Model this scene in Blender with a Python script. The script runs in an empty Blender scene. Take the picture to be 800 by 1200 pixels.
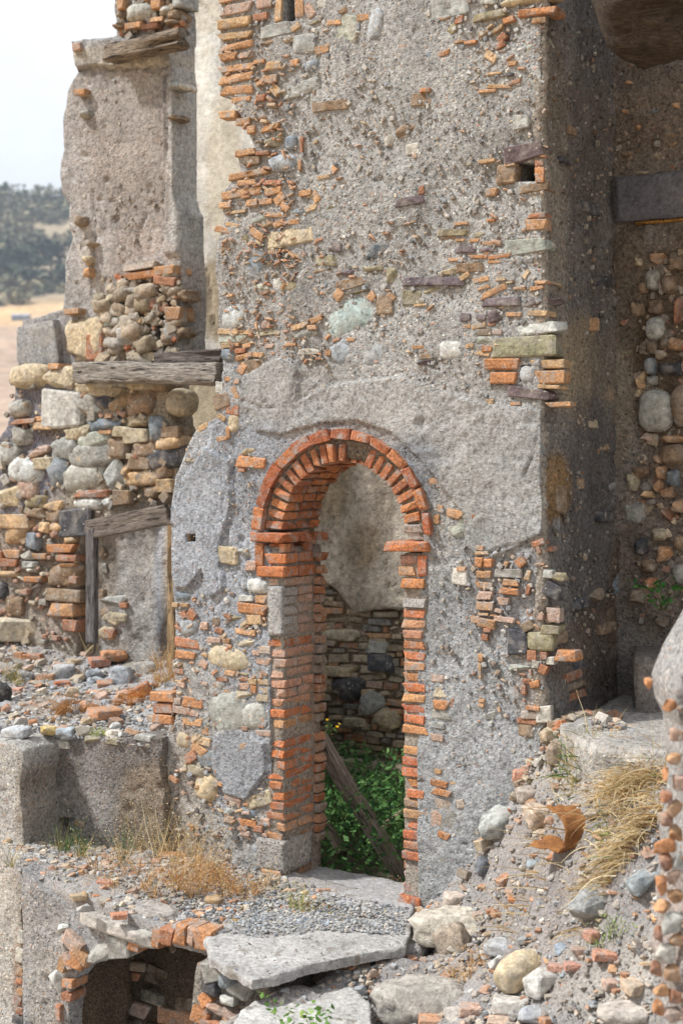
import bpy, bmesh, math, random
import numpy as np
from mathutils import Vector, Matrix
R = random.Random(7)
NR = np.random.RandomState(7)
scene = bpy.context.scene
COL = scene.collection

# ---------------------------------------------------------------- camera, world, sun, exposure
FPX = 1800.0                                   # focal length in photograph pixels (1200 high)
CX, CY = 400.0, 530.0                          # level camera, horizon above the middle of the frame
ANG = math.radians(31.0)
FW = Vector((-math.sin(ANG), math.cos(ANG), 0))
RT = Vector((math.cos(ANG), math.sin(ANG), 0))
H = 2.72
CAM = Vector((0, 0, H)) + RT * 0.32 - FW * 9.6
cam_data = bpy.data.cameras.new('camera')
cam = bpy.data.objects.new('camera', cam_data)
COL.objects.link(cam)
cam.location = CAM
cam.rotation_euler = (math.radians(90), 0, ANG)
cam_data.sensor_fit = 'VERTICAL'
cam_data.sensor_height = 36.0
cam_data.sensor_width = 24.0
cam_data.lens = 54.0
cam_data.shift_y = -70.0 / 1200.0
cam_data.clip_start = 0.1
cam_data.clip_end = 20000
cam_data.dof.use_dof = True
cam_data.dof.focus_distance = 9.2
cam_data.dof.aperture_fstop = 2.2
scene.camera = cam

SUN_AZ = math.radians(38)                      # from -X towards -Y
SUN_EL = math.radians(50)
S = Vector((-math.cos(SUN_EL) * math.cos(SUN_AZ), -math.cos(SUN_EL) * math.sin(SUN_AZ), math.sin(SUN_EL)))
sl = bpy.data.lights.new('sun', 'SUN')
sl.energy = 4.4
sl.angle = math.radians(5.0)
sl.color = (1.0, 0.98, 0.95)
sun = bpy.data.objects.new('sun', sl)
COL.objects.link(sun)
sun.rotation_euler = S.to_track_quat('Z', 'Y').to_euler()

world = bpy.data.worlds.new('World')
scene.world = world
world.use_nodes = True
wt = world.node_tree
wt.nodes.clear()
sky = wt.nodes.new('ShaderNodeTexSky')
sky.sky_type = 'NISHITA'
sky.sun_disc = False
sky.sun_elevation = SUN_EL
sky.sun_rotation = math.atan2(S.x, S.y)
sky.dust_density = 2.0
tc = wt.nodes.new('ShaderNodeTexCoord')
mp = wt.nodes.new('ShaderNodeMapping'); mp.inputs['Scale'].default_value = (1, 1, 3.2)
cn = wt.nodes.new('ShaderNodeTexNoise'); cn.inputs['Scale'].default_value = 2.4; cn.inputs['Detail'].default_value = 7; cn.inputs['Roughness'].default_value = .55
cr = wt.nodes.new('ShaderNodeValToRGB')
cr.color_ramp.elements[0].position = .30; cr.color_ramp.elements[0].color = (.62, .62, .62, 1)
cr.color_ramp.elements[1].position = .58; cr.color_ramp.elements[1].color = (1, 1, 1, 1)
mx = wt.nodes.new('ShaderNodeMix'); mx.data_type = 'RGBA'
mx.inputs['B'].default_value = (11.5, 11.8, 12.2, 1)
bg = wt.nodes.new('ShaderNodeBackground'); bg.inputs['Strength'].default_value = 0.078
wo = wt.nodes.new('ShaderNodeOutputWorld')
L = wt.links.new
L(tc.outputs['Generated'], mp.inputs['Vector']); L(mp.outputs['Vector'], cn.inputs['Vector'])
L(cn.outputs['Fac'], cr.inputs['Fac']); L(cr.outputs['Color'], mx.inputs['Factor'])
L(sky.outputs['Color'], mx.inputs['A']); L(mx.outputs['Result'], bg.inputs['Color'])
L(bg.outputs['Background'], wo.inputs['Surface'])
scene.view_settings.view_transform = 'Standard'
scene.view_settings.look = 'None'
scene.view_settings.exposure = 0.36
scene.view_settings.gamma = 1.0

# ---------------------------------------------------------------- measuring helpers
def ray(px, py):
    return FW + RT * ((px - CX) / FPX) + Vector((0, 0, 1)) * (-(py - CY) / FPX)
def hit(px, py, P, N):
    d = ray(px, py)
    return CAM + d * ((P - CAM).dot(N) / d.dot(N))
def onY(px, py, y): return hit(px, py, Vector((0, y, 0)), Vector((0, 1, 0)))
def onX(px, py, x): return hit(px, py, Vector((x, 0, 0)), Vector((1, 0, 0)))
def onZ(px, py, z): return hit(px, py, Vector((0, 0, z)), Vector((0, 0, 1)))

class Plane:
    """a wall face: u runs along U, w is height, N points out of the wall"""
    def __init__(s, O, U, N):
        s.O, s.U, s.N = Vector(O), Vector(U), Vector(N)
    def uw(s, px, py):
        p = hit(px, py, s.O, s.N)
        return ((p - s.O).dot(s.U), p.z)
    def pt(s, u, w, n=0.0):
        p = s.O + s.U * u + s.N * n
        return Vector((p.x, p.y, w))
    def rot(s, a=0.0):
        m = Matrix((s.U, -s.N, Vector((0, 0, 1)))).transposed().to_4x4()
        return m @ Matrix.Rotation(a, 4, 'Y')
def front(y): return Plane((0, y, 0), (1, 0, 0), (0, -1, 0))
def side(x): return Plane((x, 0, 0), (0, 1, 0), (1, 0, 0))

# ---------------------------------------------------------------- numpy value noise
_perm = np.random.RandomState(3).permutation(4096)
_val = np.random.RandomState(4).rand(4096) * 2 - 1
def vnoise(x, y, z):
    xi, yi, zi = np.floor(x).astype(int), np.floor(y).astype(int), np.floor(z).astype(int)
    fx, fy, fz = x - xi, y - yi, z - zi
    fx, fy, fz = [f * f * (3 - 2 * f) for f in (fx, fy, fz)]
    def h(a, b, c): return _val[_perm[(_perm[(_perm[a & 4095] + b) & 4095] + c) & 4095]]
    def lerp(a, b, t): return a + (b - a) * t
    return lerp(lerp(lerp(h(xi, yi, zi), h(xi + 1, yi, zi), fx), lerp(h(xi, yi + 1, zi), h(xi + 1, yi + 1, zi), fx), fy),
                lerp(lerp(h(xi, yi, zi + 1), h(xi + 1, yi, zi + 1), fx), lerp(h(xi, yi + 1, zi + 1), h(xi + 1, yi + 1, zi + 1), fx), fy), fz)
def fbm(P, scale, octv=4, rough=.5, seed=0.0):
    x, y, z = P[..., 0] * scale + seed, P[..., 1] * scale + seed * 1.7, P[..., 2] * scale + seed * .6
    a, s, t = 1.0, 0.0, 0.0
    for i in range(octv):
        s = s + a * vnoise(x, y, z); t += a
        x, y, z, a = x * 2.03 + 5.1, y * 2.03 + 1.7, z * 2.03 + 9.2, a * rough
    return s / t

# ---------------------------------------------------------------- colour helpers
def lin(h):
    h = h.lstrip('#')
    c = [int(h[i:i + 2], 16) / 255 for i in (0, 2, 4)]
    return tuple((v / 12.92 if v <= .04045 else ((v + .055) / 1.055) ** 2.4) for v in c)
BR = {'o': 'b88260', 'O': 'b9764e', 'r': 'a66a52', 't': 'bb9a70', 'p': 'b59784', 'd': 'b39f8c'}
ST = {'g': '9c9c96', 'b': '7d8891', 'B': '9aa1a6', 'n': 'a0a598', 'N': '9baaa5', 's': '6b5d60', 'k': '4d4d52', 'K': '4b5863',
      'w': 'bcbab0', 'W': 'c2c4c0', 'y': '8f8568', 'Y': '8e8868', 'c': 'b3a486', 'C': 'bfae8c', 'a': '8f8e8c', 'e': '8a735a', 'G': 'a3a39a'}
SMOOTH = set('BNWGCb')
def tint(rgb, v=.10):
    k = 1 + R.uniform(-v, v); w = R.uniform(-v, v) * .3
    if rgb[0] > rgb[1] * 2.1: rgb = (rgb[0], rgb[1] * 1.16, rgb[2] * 1.0)
    l_ = .3 * rgb[0] + .55 * rgb[1] + .15 * rgb[2]; rgb = tuple(l_ + (q - l_) * .86 for q in rgb)
    return (max(0, rgb[0] * k * (1 + w)), max(0, rgb[1] * k), max(0, rgb[2] * k * (1 - w)), 1)

# ---------------------------------------------------------------- materials
def nn(t, kind, **kw):
    n = t.nodes.new(kind)
    for k, v in kw.items():
        if k in n.inputs: n.inputs[k].default_value = v
        else: setattr(n, k, v)
    return n
def mixc(t, fac, a, b, blend='MIX'):
    m = nn(t, 'ShaderNodeMix', data_type='RGBA', blend_type=blend)
    for s, v in (('Factor', fac), ('A', a), ('B', b)):
        if hasattr(v, 'is_linked') or hasattr(v, 'links'): t.links.new(v, m.inputs[s])
        elif s == 'Factor': m.inputs[s].default_value = v
        else: m.inputs[s].default_value = tuple(v) + ((1,) if len(v) == 3 else ())
    return m.outputs['Result']
def ramp(t, fac, stops, interp='LINEAR'):
    r = nn(t, 'ShaderNodeValToRGB'); r.color_ramp.interpolation = interp
    e = r.color_ramp.elements
    while len(e) < len(stops): e.new(.5)
    for i, (p, c) in enumerate(stops):
        e[i].position = p; e[i].color = (c, c, c, 1) if isinstance(c, (int, float)) else tuple(c) + (1,)
    t.links.new(fac, r.inputs['Fac'])
    return r.outputs['Color']
def noise(t, vec, scale, detail=4, rough=.55, dist=0.0):
    n = nn(t, 'ShaderNodeTexNoise', Scale=scale, Detail=detail, Roughness=rough, Distortion=dist)
    t.links.new(vec, n.inputs['Vector']); return n.outputs['Fac']
MATS = {}
def material(name, src='object', base=None, rough=.92, big=6, fine=70, var=.28, finevar=.22, dust=None, dust_lo=.52, dust_hi=.66,
             dust_scale=9, dust_amt=.7, bump=.5, bscale=90, agg=0.0, agg_scale=75, bdist=.006, stretch=None, spots=None):
    m = bpy.data.materials.new(name); m.use_nodes = True
    t = m.node_tree; t.nodes.clear(); MATS[name] = m
    out = nn(t, 'ShaderNodeOutputMaterial'); pb = nn(t, 'ShaderNodeBsdfPrincipled', Roughness=rough)
    pb.inputs['Specular IOR Level'].default_value = .25
    geo = nn(t, 'ShaderNodeNewGeometry').outputs['Position']
    if stretch:
        mpn = nn(t, 'ShaderNodeMapping'); mpn.inputs['Scale'].default_value = stretch
        t.links.new(nn(t, 'ShaderNodeTexCoord').outputs['Object'], mpn.inputs['Vector']); geo = mpn.outputs['Vector']
    if src == 'object': c = nn(t, 'ShaderNodeObjectInfo').outputs['Color']
    elif src == 'attr':
        at_ = nn(t, 'ShaderNodeAttribute', attribute_name='col'); c = at_.outputs['Color']; c_alpha = at_.outputs['Alpha']
    else:
        rgb = nn(t, 'ShaderNodeRGB'); rgb.outputs[0].default_value = tuple(base) + (1,); c = rgb.outputs[0]
    nb = noise(t, geo, big, 5, .6)
    c = mixc(t, 1.0, c, ramp(t, nb, [(.25, 1 - var), (.5, 1.0), (.75, 1 + var)]), 'MULTIPLY')
    nf = noise(t, geo, fine, 6, .7)
    c = mixc(t, 1.0, c, ramp(t, nf, [(.3, 1 - finevar * 1.6), (.5, 1.0), (.72, 1 + finevar * 1.3)]), 'MULTIPLY')
    h = nf
    if agg > 0:
        for k, (sc, amt) in enumerate(((agg_scale, agg), (agg_scale * 2.3, agg * .8))):
            vo = nn(t, 'ShaderNodeTexVoronoi', Scale=sc, Randomness=1.0); t.links.new(geo, vo.inputs['Vector'])
            sep = nn(t, 'ShaderNodeSeparateColor'); t.links.new(vo.outputs['Color'], sep.inputs['Color'])
            pal = ramp(t, sep.outputs['Red'], [(0, (.30, .31, .34)), (.14, (.62, .60, .58)), (.28, (1.0, 1.0, 1.0)), (.5, (1.5, 1.46, 1.4)),
                                               (.62, (.75, .84, .95)), (.74, (1.25, 1.0, .75)), (.86, (1.9, 1.85, 1.75)), (.95, (1.35, .75, .5))], 'CONSTANT')
            msk = ramp(t, vo.outputs['Distance'], [(.18, 1.0), (.5, 0.0)])
            gate = ramp(t, sep.outputs['Green'], [(.35, 0.0), (.45, 1.0)])
            f = mixc(t, 1.0, msk, gate, 'MULTIPLY')
            if src == 'attr': f = mixc(t, 1.0, f, c_alpha, 'MULTIPLY')
            ff = nn(t, 'ShaderNodeMath', operation='MULTIPLY'); t.links.new(f, ff.inputs[0]); ff.inputs[1].default_value = amt
            c = mixc(t, ff.outputs[0], c, mixc(t, 1.0, c, pal, 'MULTIPLY'))
            ad = nn(t, 'ShaderNodeMath', operation='MULTIPLY_ADD'); t.links.new(f, ad.inputs[0]); ad.inputs[1].default_value = .35 / (k + 1)
            t.links.new(h, ad.inputs[2]); h = ad.outputs[0]
    if spots:
        sp = ramp(t, noise(t, geo, spots[0], 3, .5), [(spots[1], 0.0), (spots[1] + .05, 1.0)])
        c = mixc(t, sp, c, spots[2])
    if dust:
        dn = ramp(t, noise(t, geo, dust_scale, 6, .65), [(dust_lo, 0.0), (dust_hi, dust_amt)])
        c = mixc(t, dn, c, dust)
    bp = nn(t, 'ShaderNodeBump', Strength=bump, Distance=bdist)
    nb2 = noise(t, geo, bscale, 5, .7)
    a2 = nn(t, 'ShaderNodeMath', operation='ADD'); t.links.new(h, a2.inputs[0]); t.links.new(nb2, a2.inputs[1])
    t.links.new(a2.outputs[0], bp.inputs['Height']); t.links.new(bp.outputs['Normal'], pb.inputs['Normal'])
    t.links.new(c, pb.inputs['Base Color']); t.links.new(pb.outputs['BSDF'], out.inputs['Surface'])
    return m
GREYDUST = lin('9d9a96')
material('mortar', 'attr', agg=.95, agg_scale=50, bump=1.0, bdist=.016, bscale=60, var=.2, big=3.5, fine=42, finevar=.4)
material('plaster', 'attr', agg=.6, agg_scale=46, bump=.9, bdist=.014, bscale=40, var=.26, big=4, fine=26, finevar=.34)
material('smooth_plaster', 'attr', agg=.2, agg_scale=40, bump=.6, bdist=.008, bscale=22, var=.2, big=4, fine=20, finevar=.2, dust=lin('a8926c'), dust_scale=3.5, dust_lo=.55, dust_hi=.75, dust_amt=.5)
material('brick_clay', 'object', dust=GREYDUST, dust_scale=15, dust_lo=.50, dust_hi=.64, dust_amt=.75, bump=.9, bscale=60, fine=70, big=22, var=.3, finevar=.4, spots=(40, .66, lin('c4946c')), bdist=.008)
material('field_stone', 'object', dust=lin('a39d94'), dust_scale=10, dust_lo=.47, dust_hi=.68, dust_amt=.6, bump=1.0, bdist=.01, bscale=34, fine=30, big=11, var=.38, finevar=.36, spots=(26, .66, lin('b9b4a8')))
material('rubble_bits', 'attr', bump=.8, bscale=70, fine=60, var=.25, finevar=.35, dust=lin('a09b94'), dust_scale=14, dust_lo=.42, dust_hi=.66, dust_amt=.65)
material('soil', 'attr', agg=.7, agg_scale=70, bump=1.0, bdist=.012, bscale=50, var=.2, big=4, fine=60, finevar=.3)
material('concrete', 'attr', agg=.4, agg_scale=85, bump=.8, bdist=.008, bscale=30, var=.26, big=5, fine=38, finevar=.3, spots=(7, .60, lin('857f78')))
material('old_wood', 'object', stretch=(4, 34, 34), big=1.2, fine=3, var=.45, finevar=.55, bump=1.0, bscale=2.5, bdist=.02, spots=(1.5, .60, lin('3a3531')))
material('rusty_metal', 'rgb', lin('8f6238'), rough=.8, big=9, fine=50, var=.35, finevar=.25, bump=.3, dust=lin('6e4630'), dust_scale=16, dust_lo=.42, dust_hi=.7, dust_amt=.8)
material('plant', 'attr', bump=.0, rough=.7, big=8, fine=60, var=.2, finevar=.1)
material('far_land', 'attr', bump=.0, big=.02, fine=.15, var=.25, finevar=.25)
material('far_wood', 'attr', bump=.0, big=.03, fine=.3, var=.2, finevar=.2)
# leaves let some light through
t = MATS['plant'].node_tree
pb = [n for n in t.nodes if n.type == 'BSDF_PRINCIPLED'][0]
tr = nn(t, 'ShaderNodeBsdfTranslucent'); ms = nn(t, 'ShaderNodeMixShader'); ms.inputs[0].default_value = .3
t.links.new(pb.inputs['Base Color'].links[0].from_socket, tr.inputs['Color'])
t.links.new(pb.outputs[0], ms.inputs[1]); t.links.new(tr.outputs[0], ms.inputs[2])
t.links.new(ms.outputs[0], [n for n in t.nodes if n.type == 'OUTPUT_MATERIAL'][0].inputs['Surface'])

# ---------------------------------------------------------------- object helpers
def world_of(o):
    b = o.matrix_basis.copy()
    return world_of(o.parent) @ o.matrix_parent_inverse @ b if o.parent else b
def link(name, me, mat=None, parent=None, **props):
    o = bpy.data.objects.new(name, me)
    COL.objects.link(o)
    if mat and me is not None and not me.materials: me.materials.append(MATS[mat])
    if parent is not None: o.parent = parent; o.matrix_parent_inverse = world_of(parent).inverted()
    for k, v in props.items(): o[k] = v
    return o
def thing(name, label, cat, loc=(0, 0, 0), group=None):
    o = bpy.data.objects.new(name, None); COL.objects.link(o)
    o.empty_display_size = .2; o.location = loc
    o['label'] = label; o['category'] = cat
    if group: o['group'] = group
    return o
def tagged(o, label, cat, group=None):
    o['label'] = label; o['category'] = cat
    if group: o['group'] = group
    return o

def np_mesh(name, V, F, C=None, smooth=True):
    """F: (n,3) or (n,4) array"""
    me = bpy.data.meshes.new(name)
    V = np.asarray(V, dtype=np.float32); F = np.asarray(F, dtype=np.int32)
    k = F.shape[1]
    me.vertices.add(len(V)); me.vertices.foreach_set('co', V.ravel())
    me.loops.add(F.size); me.loops.foreach_set('vertex_index', F.ravel())
    me.polygons.add(len(F)); me.polygons.foreach_set('loop_start', np.arange(0, F.size, k, dtype=np.int32))
    try: me.polygons.foreach_set('loop_total', np.full(len(F), k, dtype=np.int32))
    except Exception: pass
    me.polygons.foreach_set('use_smooth', np.full(len(F), smooth))
    if C is not None:
        a = me.color_attributes.new('col', 'FLOAT_COLOR', 'POINT')
        C = np.asarray(C, dtype=np.float32)
        if C.shape[1] == 3: C = np.concatenate([C, np.ones((len(C), 1), np.float32)], 1)
        a.data.foreach_set('color', C.ravel())
    me.update(calc_edges=True); me.validate()
    return me

def in_poly(P, poly):
    x, y = P[:, 0], P[:, 1]; c = np.zeros(len(P), bool)
    n = len(poly)
    for i in range(n):
        x0, y0 = poly[i]; x1, y1 = poly[(i + 1) % n]
        if y0 == y1: continue
        k = ((y0 > y) != (y1 > y)) & (x < (x1 - x0) * (y - y0) / (y1 - y0) + x0)
        c ^= k
    return c
def seg_nearest(P, polys):
    best = np.full(len(P), 1e9); Q = P.copy()
    for poly in polys:
        n = len(poly)
        for i in range(n):
            a = np.array(poly[i]); b = np.array(poly[(i + 1) % n]); d = b - a
            L2 = max(1e-12, (d * d).sum())
            tt = np.clip(((P - a) @ d) / L2, 0, 1)[:, None]
            q = a + tt * d; dd = np.linalg.norm(P - q, axis=1)
            m = dd < best; best[m] = dd[m]; Q[m] = q[m]
    return best, Q
def dens(poly, step=.05, amp=.012, seed=0):
    """subdivide an outline and roughen it"""
    out = []; n = len(poly)
    for i in range(n):
        a = np.array(poly[i], float); b = np.array(poly[(i + 1) % n], float)
        k = max(1, int(np.linalg.norm(b - a) / step))
        for j in range(k):
            out.append(a + (b - a) * j / k)
    P = np.array(out); Q = np.c_[P, np.zeros(len(P))]
    P[:, 0] += amp * fbm(Q, 6, 3, .6, seed + 3); P[:, 1] += amp * fbm(Q, 6, 3, .6, seed + 11)
    return [tuple(p) for p in P]
def pixpoly(pl, pts): return [pl.uw(*p) for p in pts]

def sheet(name, pl, poly, thick=.3, res=.02, disp=.012, dscale=4, fine=.004, holes=(), colf=None, raised=(), rough_edge=.015,
          mat='mortar', parent=None, seed=0.0, back=True, dimples=0, raw=False, bow=0.0, cracks=(), calm=()):
    """a wall: displaced front face clipped to an outline, extruded to a real thickness"""
    poly = dens(poly, .05, rough_edge, seed); holes = [dens(h, .04, .006, seed + 5) for h in holes]
    A = np.array(poly); lo, hi = A.min(0) - res, A.max(0) + res
    nu, nw = int((hi[0] - lo[0]) / res) + 2, int((hi[1] - lo[1]) / res) + 2
    us, ws = lo[0] + np.arange(nu) * res, lo[1] + np.arange(nw) * res
    UU, WW = np.meshgrid(us, ws, indexing='ij')
    cc = np.stack([(UU[:-1, :-1] + res / 2).ravel(), (WW[:-1, :-1] + res / 2).ravel()], 1)
    keepc = in_poly(cc, poly)
    for h in holes: keepc &= ~in_poly(cc, h)
    keepc = keepc.reshape(nu - 1, nw - 1)
    idx = np.arange(nu * nw).reshape(nu, nw)
    i, j = np.nonzero(keepc)
    F = np.stack([idx[i, j], idx[i + 1, j], idx[i + 1, j + 1], idx[i, j + 1]], 1)
    used = np.unique(F); remap = -np.ones(nu * nw, int); remap[used] = np.arange(len(used)); F = remap[F]
    P = np.stack([UU.ravel()[used], WW.ravel()[used]], 1)
    # outline edges
    E = np.concatenate([F[:, [0, 1]], F[:, [1, 2]], F[:, [2, 3]], F[:, [3, 0]]]); key = np.sort(E, 1)
    kk = key[:, 0].astype(np.int64) * (len(P) + 1) + key[:, 1]
    uq, inv, cnt = np.unique(kk, return_inverse=True, return_counts=True)
    BE = E[cnt[inv] == 1]; bv = np.unique(BE)
    d, Q = seg_nearest(P[bv], [poly] + list(holes)); m = d < res * 1.6
    P[bv[m]] = Q[m]
    P3 = np.stack([P[:, 0], P[:, 1], np.full(len(P), seed)], 1)
    D = disp * 1.6 * fbm(P3, dscale, 5, .55, seed) + fine * 1.6 * fbm(P3, 24, 3, .75, seed + 2) * np.clip(.75 + 1.6 * fbm(P3, 2.3, 3, .6, seed + 91), .15, 1.6)
    if bow: D += bow * fbm(P3, 1.1, 2, .5, seed + 31)
    for (rp, amt, soft) in raised:
        ins = in_poly(P, rp); dd, _ = seg_nearest(P, [rp])
        kf = np.clip(dd / soft, 0, 1); D += np.where(ins, amt * kf, 0)
    for (line, wd, dp) in cracks:
        best = np.full(len(P), 9.0); wob = P + .02 * np.stack([fbm(P3, 9, 3, .6, seed + 61), fbm(P3, 9, 3, .6, seed + 71)], 1)
        for p_, q_ in zip(line[:-1], line[1:]):
            p_, q_ = np.array(p_), np.array(q_); d_ = q_ - p_; tt = np.clip(((wob - p_) @ d_) / (d_ @ d_), 0, 1)[:, None]
            best = np.minimum(best, np.linalg.norm(wob - p_ - tt * d_, axis=1))
        D -= np.clip(1 - best / wd, 0, 1) * dp
    if dimples:
        rr = np.random.RandomState(int(seed * 10) + 5)
        for _ in range(dimples):
            c0 = P[rr.randint(len(P))]; rad = rr.uniform(.015, .06); q = np.linalg.norm((P - c0) * [1, rr.uniform(.8, 2)], axis=1)
            D -= np.clip(1 - (q / rad) ** 2, 0, 1) * rr.uniform(.008, .025)
    V = np.array(pl.O)[None] * np.array([1, 1, 0]) + P[:, :1] * np.array(pl.U)[None] + D[:, None] * np.array(pl.N)[None]
    V[:, 2] += P[:, 1]
    Cc = colf(P, V) if colf else np.tile(np.array(lin('9c9892')), (len(P), 1))
    Cc = np.c_[Cc[:, :3], np.ones(len(Cc))]
    for (cp, amt) in calm:
        ins = in_poly(P, cp); dd, _ = seg_nearest(P, [cp]); Cc[:, 3] = np.where(ins, 1 - amt * np.clip(dd / .04, 0, 1), Cc[:, 3])
    n = len(P); Vs = [V]; Fs = [F]; Cs = [Cc]
    steps = max(1, int(thick / .05)); prev = np.arange(n)[BE]; prevI = np.arange(n)
    bvmap = -np.ones(n, int); bvmap[bv] = np.arange(len(bv)); base = n; last = BE
    cen = None
    for s in range(1, steps + 1):
        off = thick * s / steps
        W = V[bv] - np.array(pl.N) * off
        W3 = W + 0.0
        jit = np.stack([fbm(W3, 9, 3, .6, seed + 21), fbm(W3, 9, 3, .6, seed + 31), fbm(W3, 9, 3, .6, seed + 41)], 1) * .014
        if s < steps: W = W + jit
        Vs.append(W); Cs.append(Cc[bv])
        cur = bvmap[BE] + base
        Fs.append(np.stack([last[:, 1], last[:, 0], cur[:, 0], cur[:, 1]], 1)); last = cur; base += len(bv)
    if back:
        Vb = V - np.array(pl.N) * (thick + D[:, None]) - np.array(pl.N) * 0
        Vs.append(Vb); Cs.append(Cc); Fs.append(F[:, ::-1] + base)
        mp_ = np.arange(n) + base
        Vs[-1][bv] = Vs[-2]
    VV = np.concatenate(Vs); FF = np.concatenate(Fs); CC = np.concatenate(Cs)
    if pl.U.cross(Vector((0, 0, 1))).dot(pl.N) < 0: FF = FF[:, ::-1]
    me = np_mesh(name, VV, FF, CC)
    return link(name, me, mat, parent)

def rbf(ctrl):
    P = np.array([c[:2] for c in ctrl]); z = np.array([c[2] for c in ctrl]); n = len(P)
    def k(r2): return np.where(r2 > 0, .5 * r2 * np.log(r2 + 1e-12), 0)
    K = k(((P[:, None] - P[None]) ** 2).sum(2)) + np.eye(n) * .02
    A = np.zeros((n + 3, n + 3)); A[:n, :n] = K; A[:n, n] = 1; A[:n, n + 1:] = P; A[n:, :n] = A[:n, n:].T
    w = np.linalg.solve(A, np.r_[z, 0, 0, 0])
    def f(x, y):
        x = np.asarray(x, float); y = np.asarray(y, float)
        r2 = (x[..., None] - P[:, 0]) ** 2 + (y[..., None] - P[:, 1]) ** 2
        return k(r2) @ w[:n] + w[n] + w[n + 1] * x + w[n + 2] * y
    return f
def pixctrl(lst):
    out = []
    for (a, b, z) in lst:
        p = onZ(a, b, z); out.append((p.x, p.y, z))
    return out

def mass(name, poly, zf, res=.03, disp=.02, dscale=3, skirt=.3, colf=None, mat='soil', parent=None, seed=0.0, edge=.03, fine=.006, step=.05):
    """ground body: height field over an outline with rough sides going down"""
    poly = dens(poly, step, edge, seed)
    A = np.array(poly); lo, hi = A.min(0) - res, A.max(0) + res
    nu, nw = int((hi[0] - lo[0]) / res) + 2, int((hi[1] - lo[1]) / res) + 2
    UU, WW = np.meshgrid(lo[0] + np.arange(nu) * res, lo[1] + np.arange(nw) * res, indexing='ij')
    cc = np.stack([(UU[:-1, :-1] + res / 2).ravel(), (WW[:-1, :-1] + res / 2).ravel()], 1)
    kc = in_poly(cc, poly).reshape(nu - 1, nw - 1)
    idx = np.arange(nu * nw).reshape(nu, nw); i, j = np.nonzero(kc)
    F = np.stack([idx[i, j], idx[i + 1, j], idx[i + 1, j + 1], idx[i, j + 1]], 1)
    used = np.unique(F); remap = -np.ones(nu * nw, int); remap[used] = np.arange(len(used)); F = remap[F]
    P = np.stack([UU.ravel()[used], WW.ravel()[used]], 1)
    E = np.concatenate([F[:, [0, 1]], F[:, [1, 2]], F[:, [2, 3]], F[:, [3, 0]]]); key = np.sort(E, 1)
    kk = key[:, 0].astype(np.int64) * (len(P) + 1) + key[:, 1]
    uq, inv, cnt = np.unique(kk, return_inverse=True, return_counts=True)
    BE = E[cnt[inv] == 1]; bv = np.unique(BE)
    d, Q = seg_nearest(P[bv], [poly]); m = d < res * 1.6; P[bv[m]] = Q[m]
    P3 = np.c_[P, np.full(len(P), seed)]
    Z = zf(P[:, 0], P[:, 1]) + disp * 1.6 * fbm(P3, dscale, 5, .6, seed) + fine * 1.6 * fbm(P3, 30, 2, .6, seed + 2)
    V = np.c_[P, Z]
    Cc = colf(P, V) if colf else np.tile(np.array(lin('9a9189')), (len(P), 1))
    n = len(P); Vs = [V]; Fs = [F]; Cs = [Cc]; bvmap = -np.ones(n, int); bvmap[bv] = np.arange(len(bv)); base = n; last = BE
    steps = max(2, int(skirt / .06))
    for s in range(1, steps + 1):
        W = V[bv] - np.array([0, 0, skirt * s / steps])
        W[:, :2] += (np.stack([fbm(W, 5, 4, .6, seed + 21), fbm(W, 5, 4, .6, seed + 31)], 1)) * .035
        Vs.append(W); Cs.append(Cc[bv]); cur = bvmap[BE] + base
        Fs.append(np.stack([last[:, 1], last[:, 0], cur[:, 0], cur[:, 1]], 1)); last = cur; base += len(bv)
    me = np_mesh(name, np.concatenate(Vs), np.concatenate(Fs), np.concatenate(Cs))
    return link(name, me, mat, parent)

# ---------------------------------------------------------------- masonry piece templates (unit size, shared meshes)
def hull(points, bevel=0.0, smooth=False, name='piece'):
    bm = bmesh.new()
    for p in points: bm.verts.new(p)
    r = bmesh.ops.convex_hull(bm, input=bm.verts)
    junk = [e for e in r['geom_interior'] if isinstance(e, bmesh.types.BMVert)]
    if junk: bmesh.ops.delete(bm, geom=junk, context='VERTS')
    if bevel > 0:
        bmesh.ops.dissolve_limit(bm, angle_limit=math.radians(14), verts=bm.verts, edges=bm.edges)
        bmesh.ops.bevel(bm, geom=list(bm.edges), offset=bevel, segments=1, affect='EDGES', profile=.6, clamp_overlap=True)
    bmesh.ops.triangulate(bm, faces=bm.faces)
    bmesh.ops.recalc_face_normals(bm, faces=bm.faces)
    me = bpy.data.meshes.new(name); bm.to_mesh(me); bm.free()
    # stretch to exactly the unit box
    co = np.zeros(len(me.vertices) * 3, np.float32); me.vertices.foreach_get('co', co); co = co.reshape(-1, 3)
    lo, hi = co.min(0), co.max(0); co = (co - (lo + hi) / 2) / (hi - lo)
    me.vertices.foreach_set('co', co.ravel())
    for p in me.polygons: p.use_smooth = smooth
    me.update()
    return me
def brick_mesh(k, name='brick'):
    r = random.Random(k); pts = []
    bx, by, bz = r.uniform(.03, .07), r.uniform(.05, .12), r.uniform(.12, .22)
    for sx in (-1, 1):
        for sy in (-1, 1):
            for sz in (-1, 1):
                j = lambda a: 1 - r.uniform(0, a)
                jx, jy, jz = j(.18), j(.18), j(.26)
                if r.random() < .22: jx -= r.uniform(.1, .35)
                for (ax, ay, az) in ((bx, 0, bz), (0, by, bz), (bx, by, 0)):
                    pts.append((sx * .5 * jx * (1 - ax * 1.2), sy * .5 * jy * (1 - ay * 1.2), sz * .5 * jz * (1 - az * 1.2)))
    return hull(pts, 0, False, name)
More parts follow.
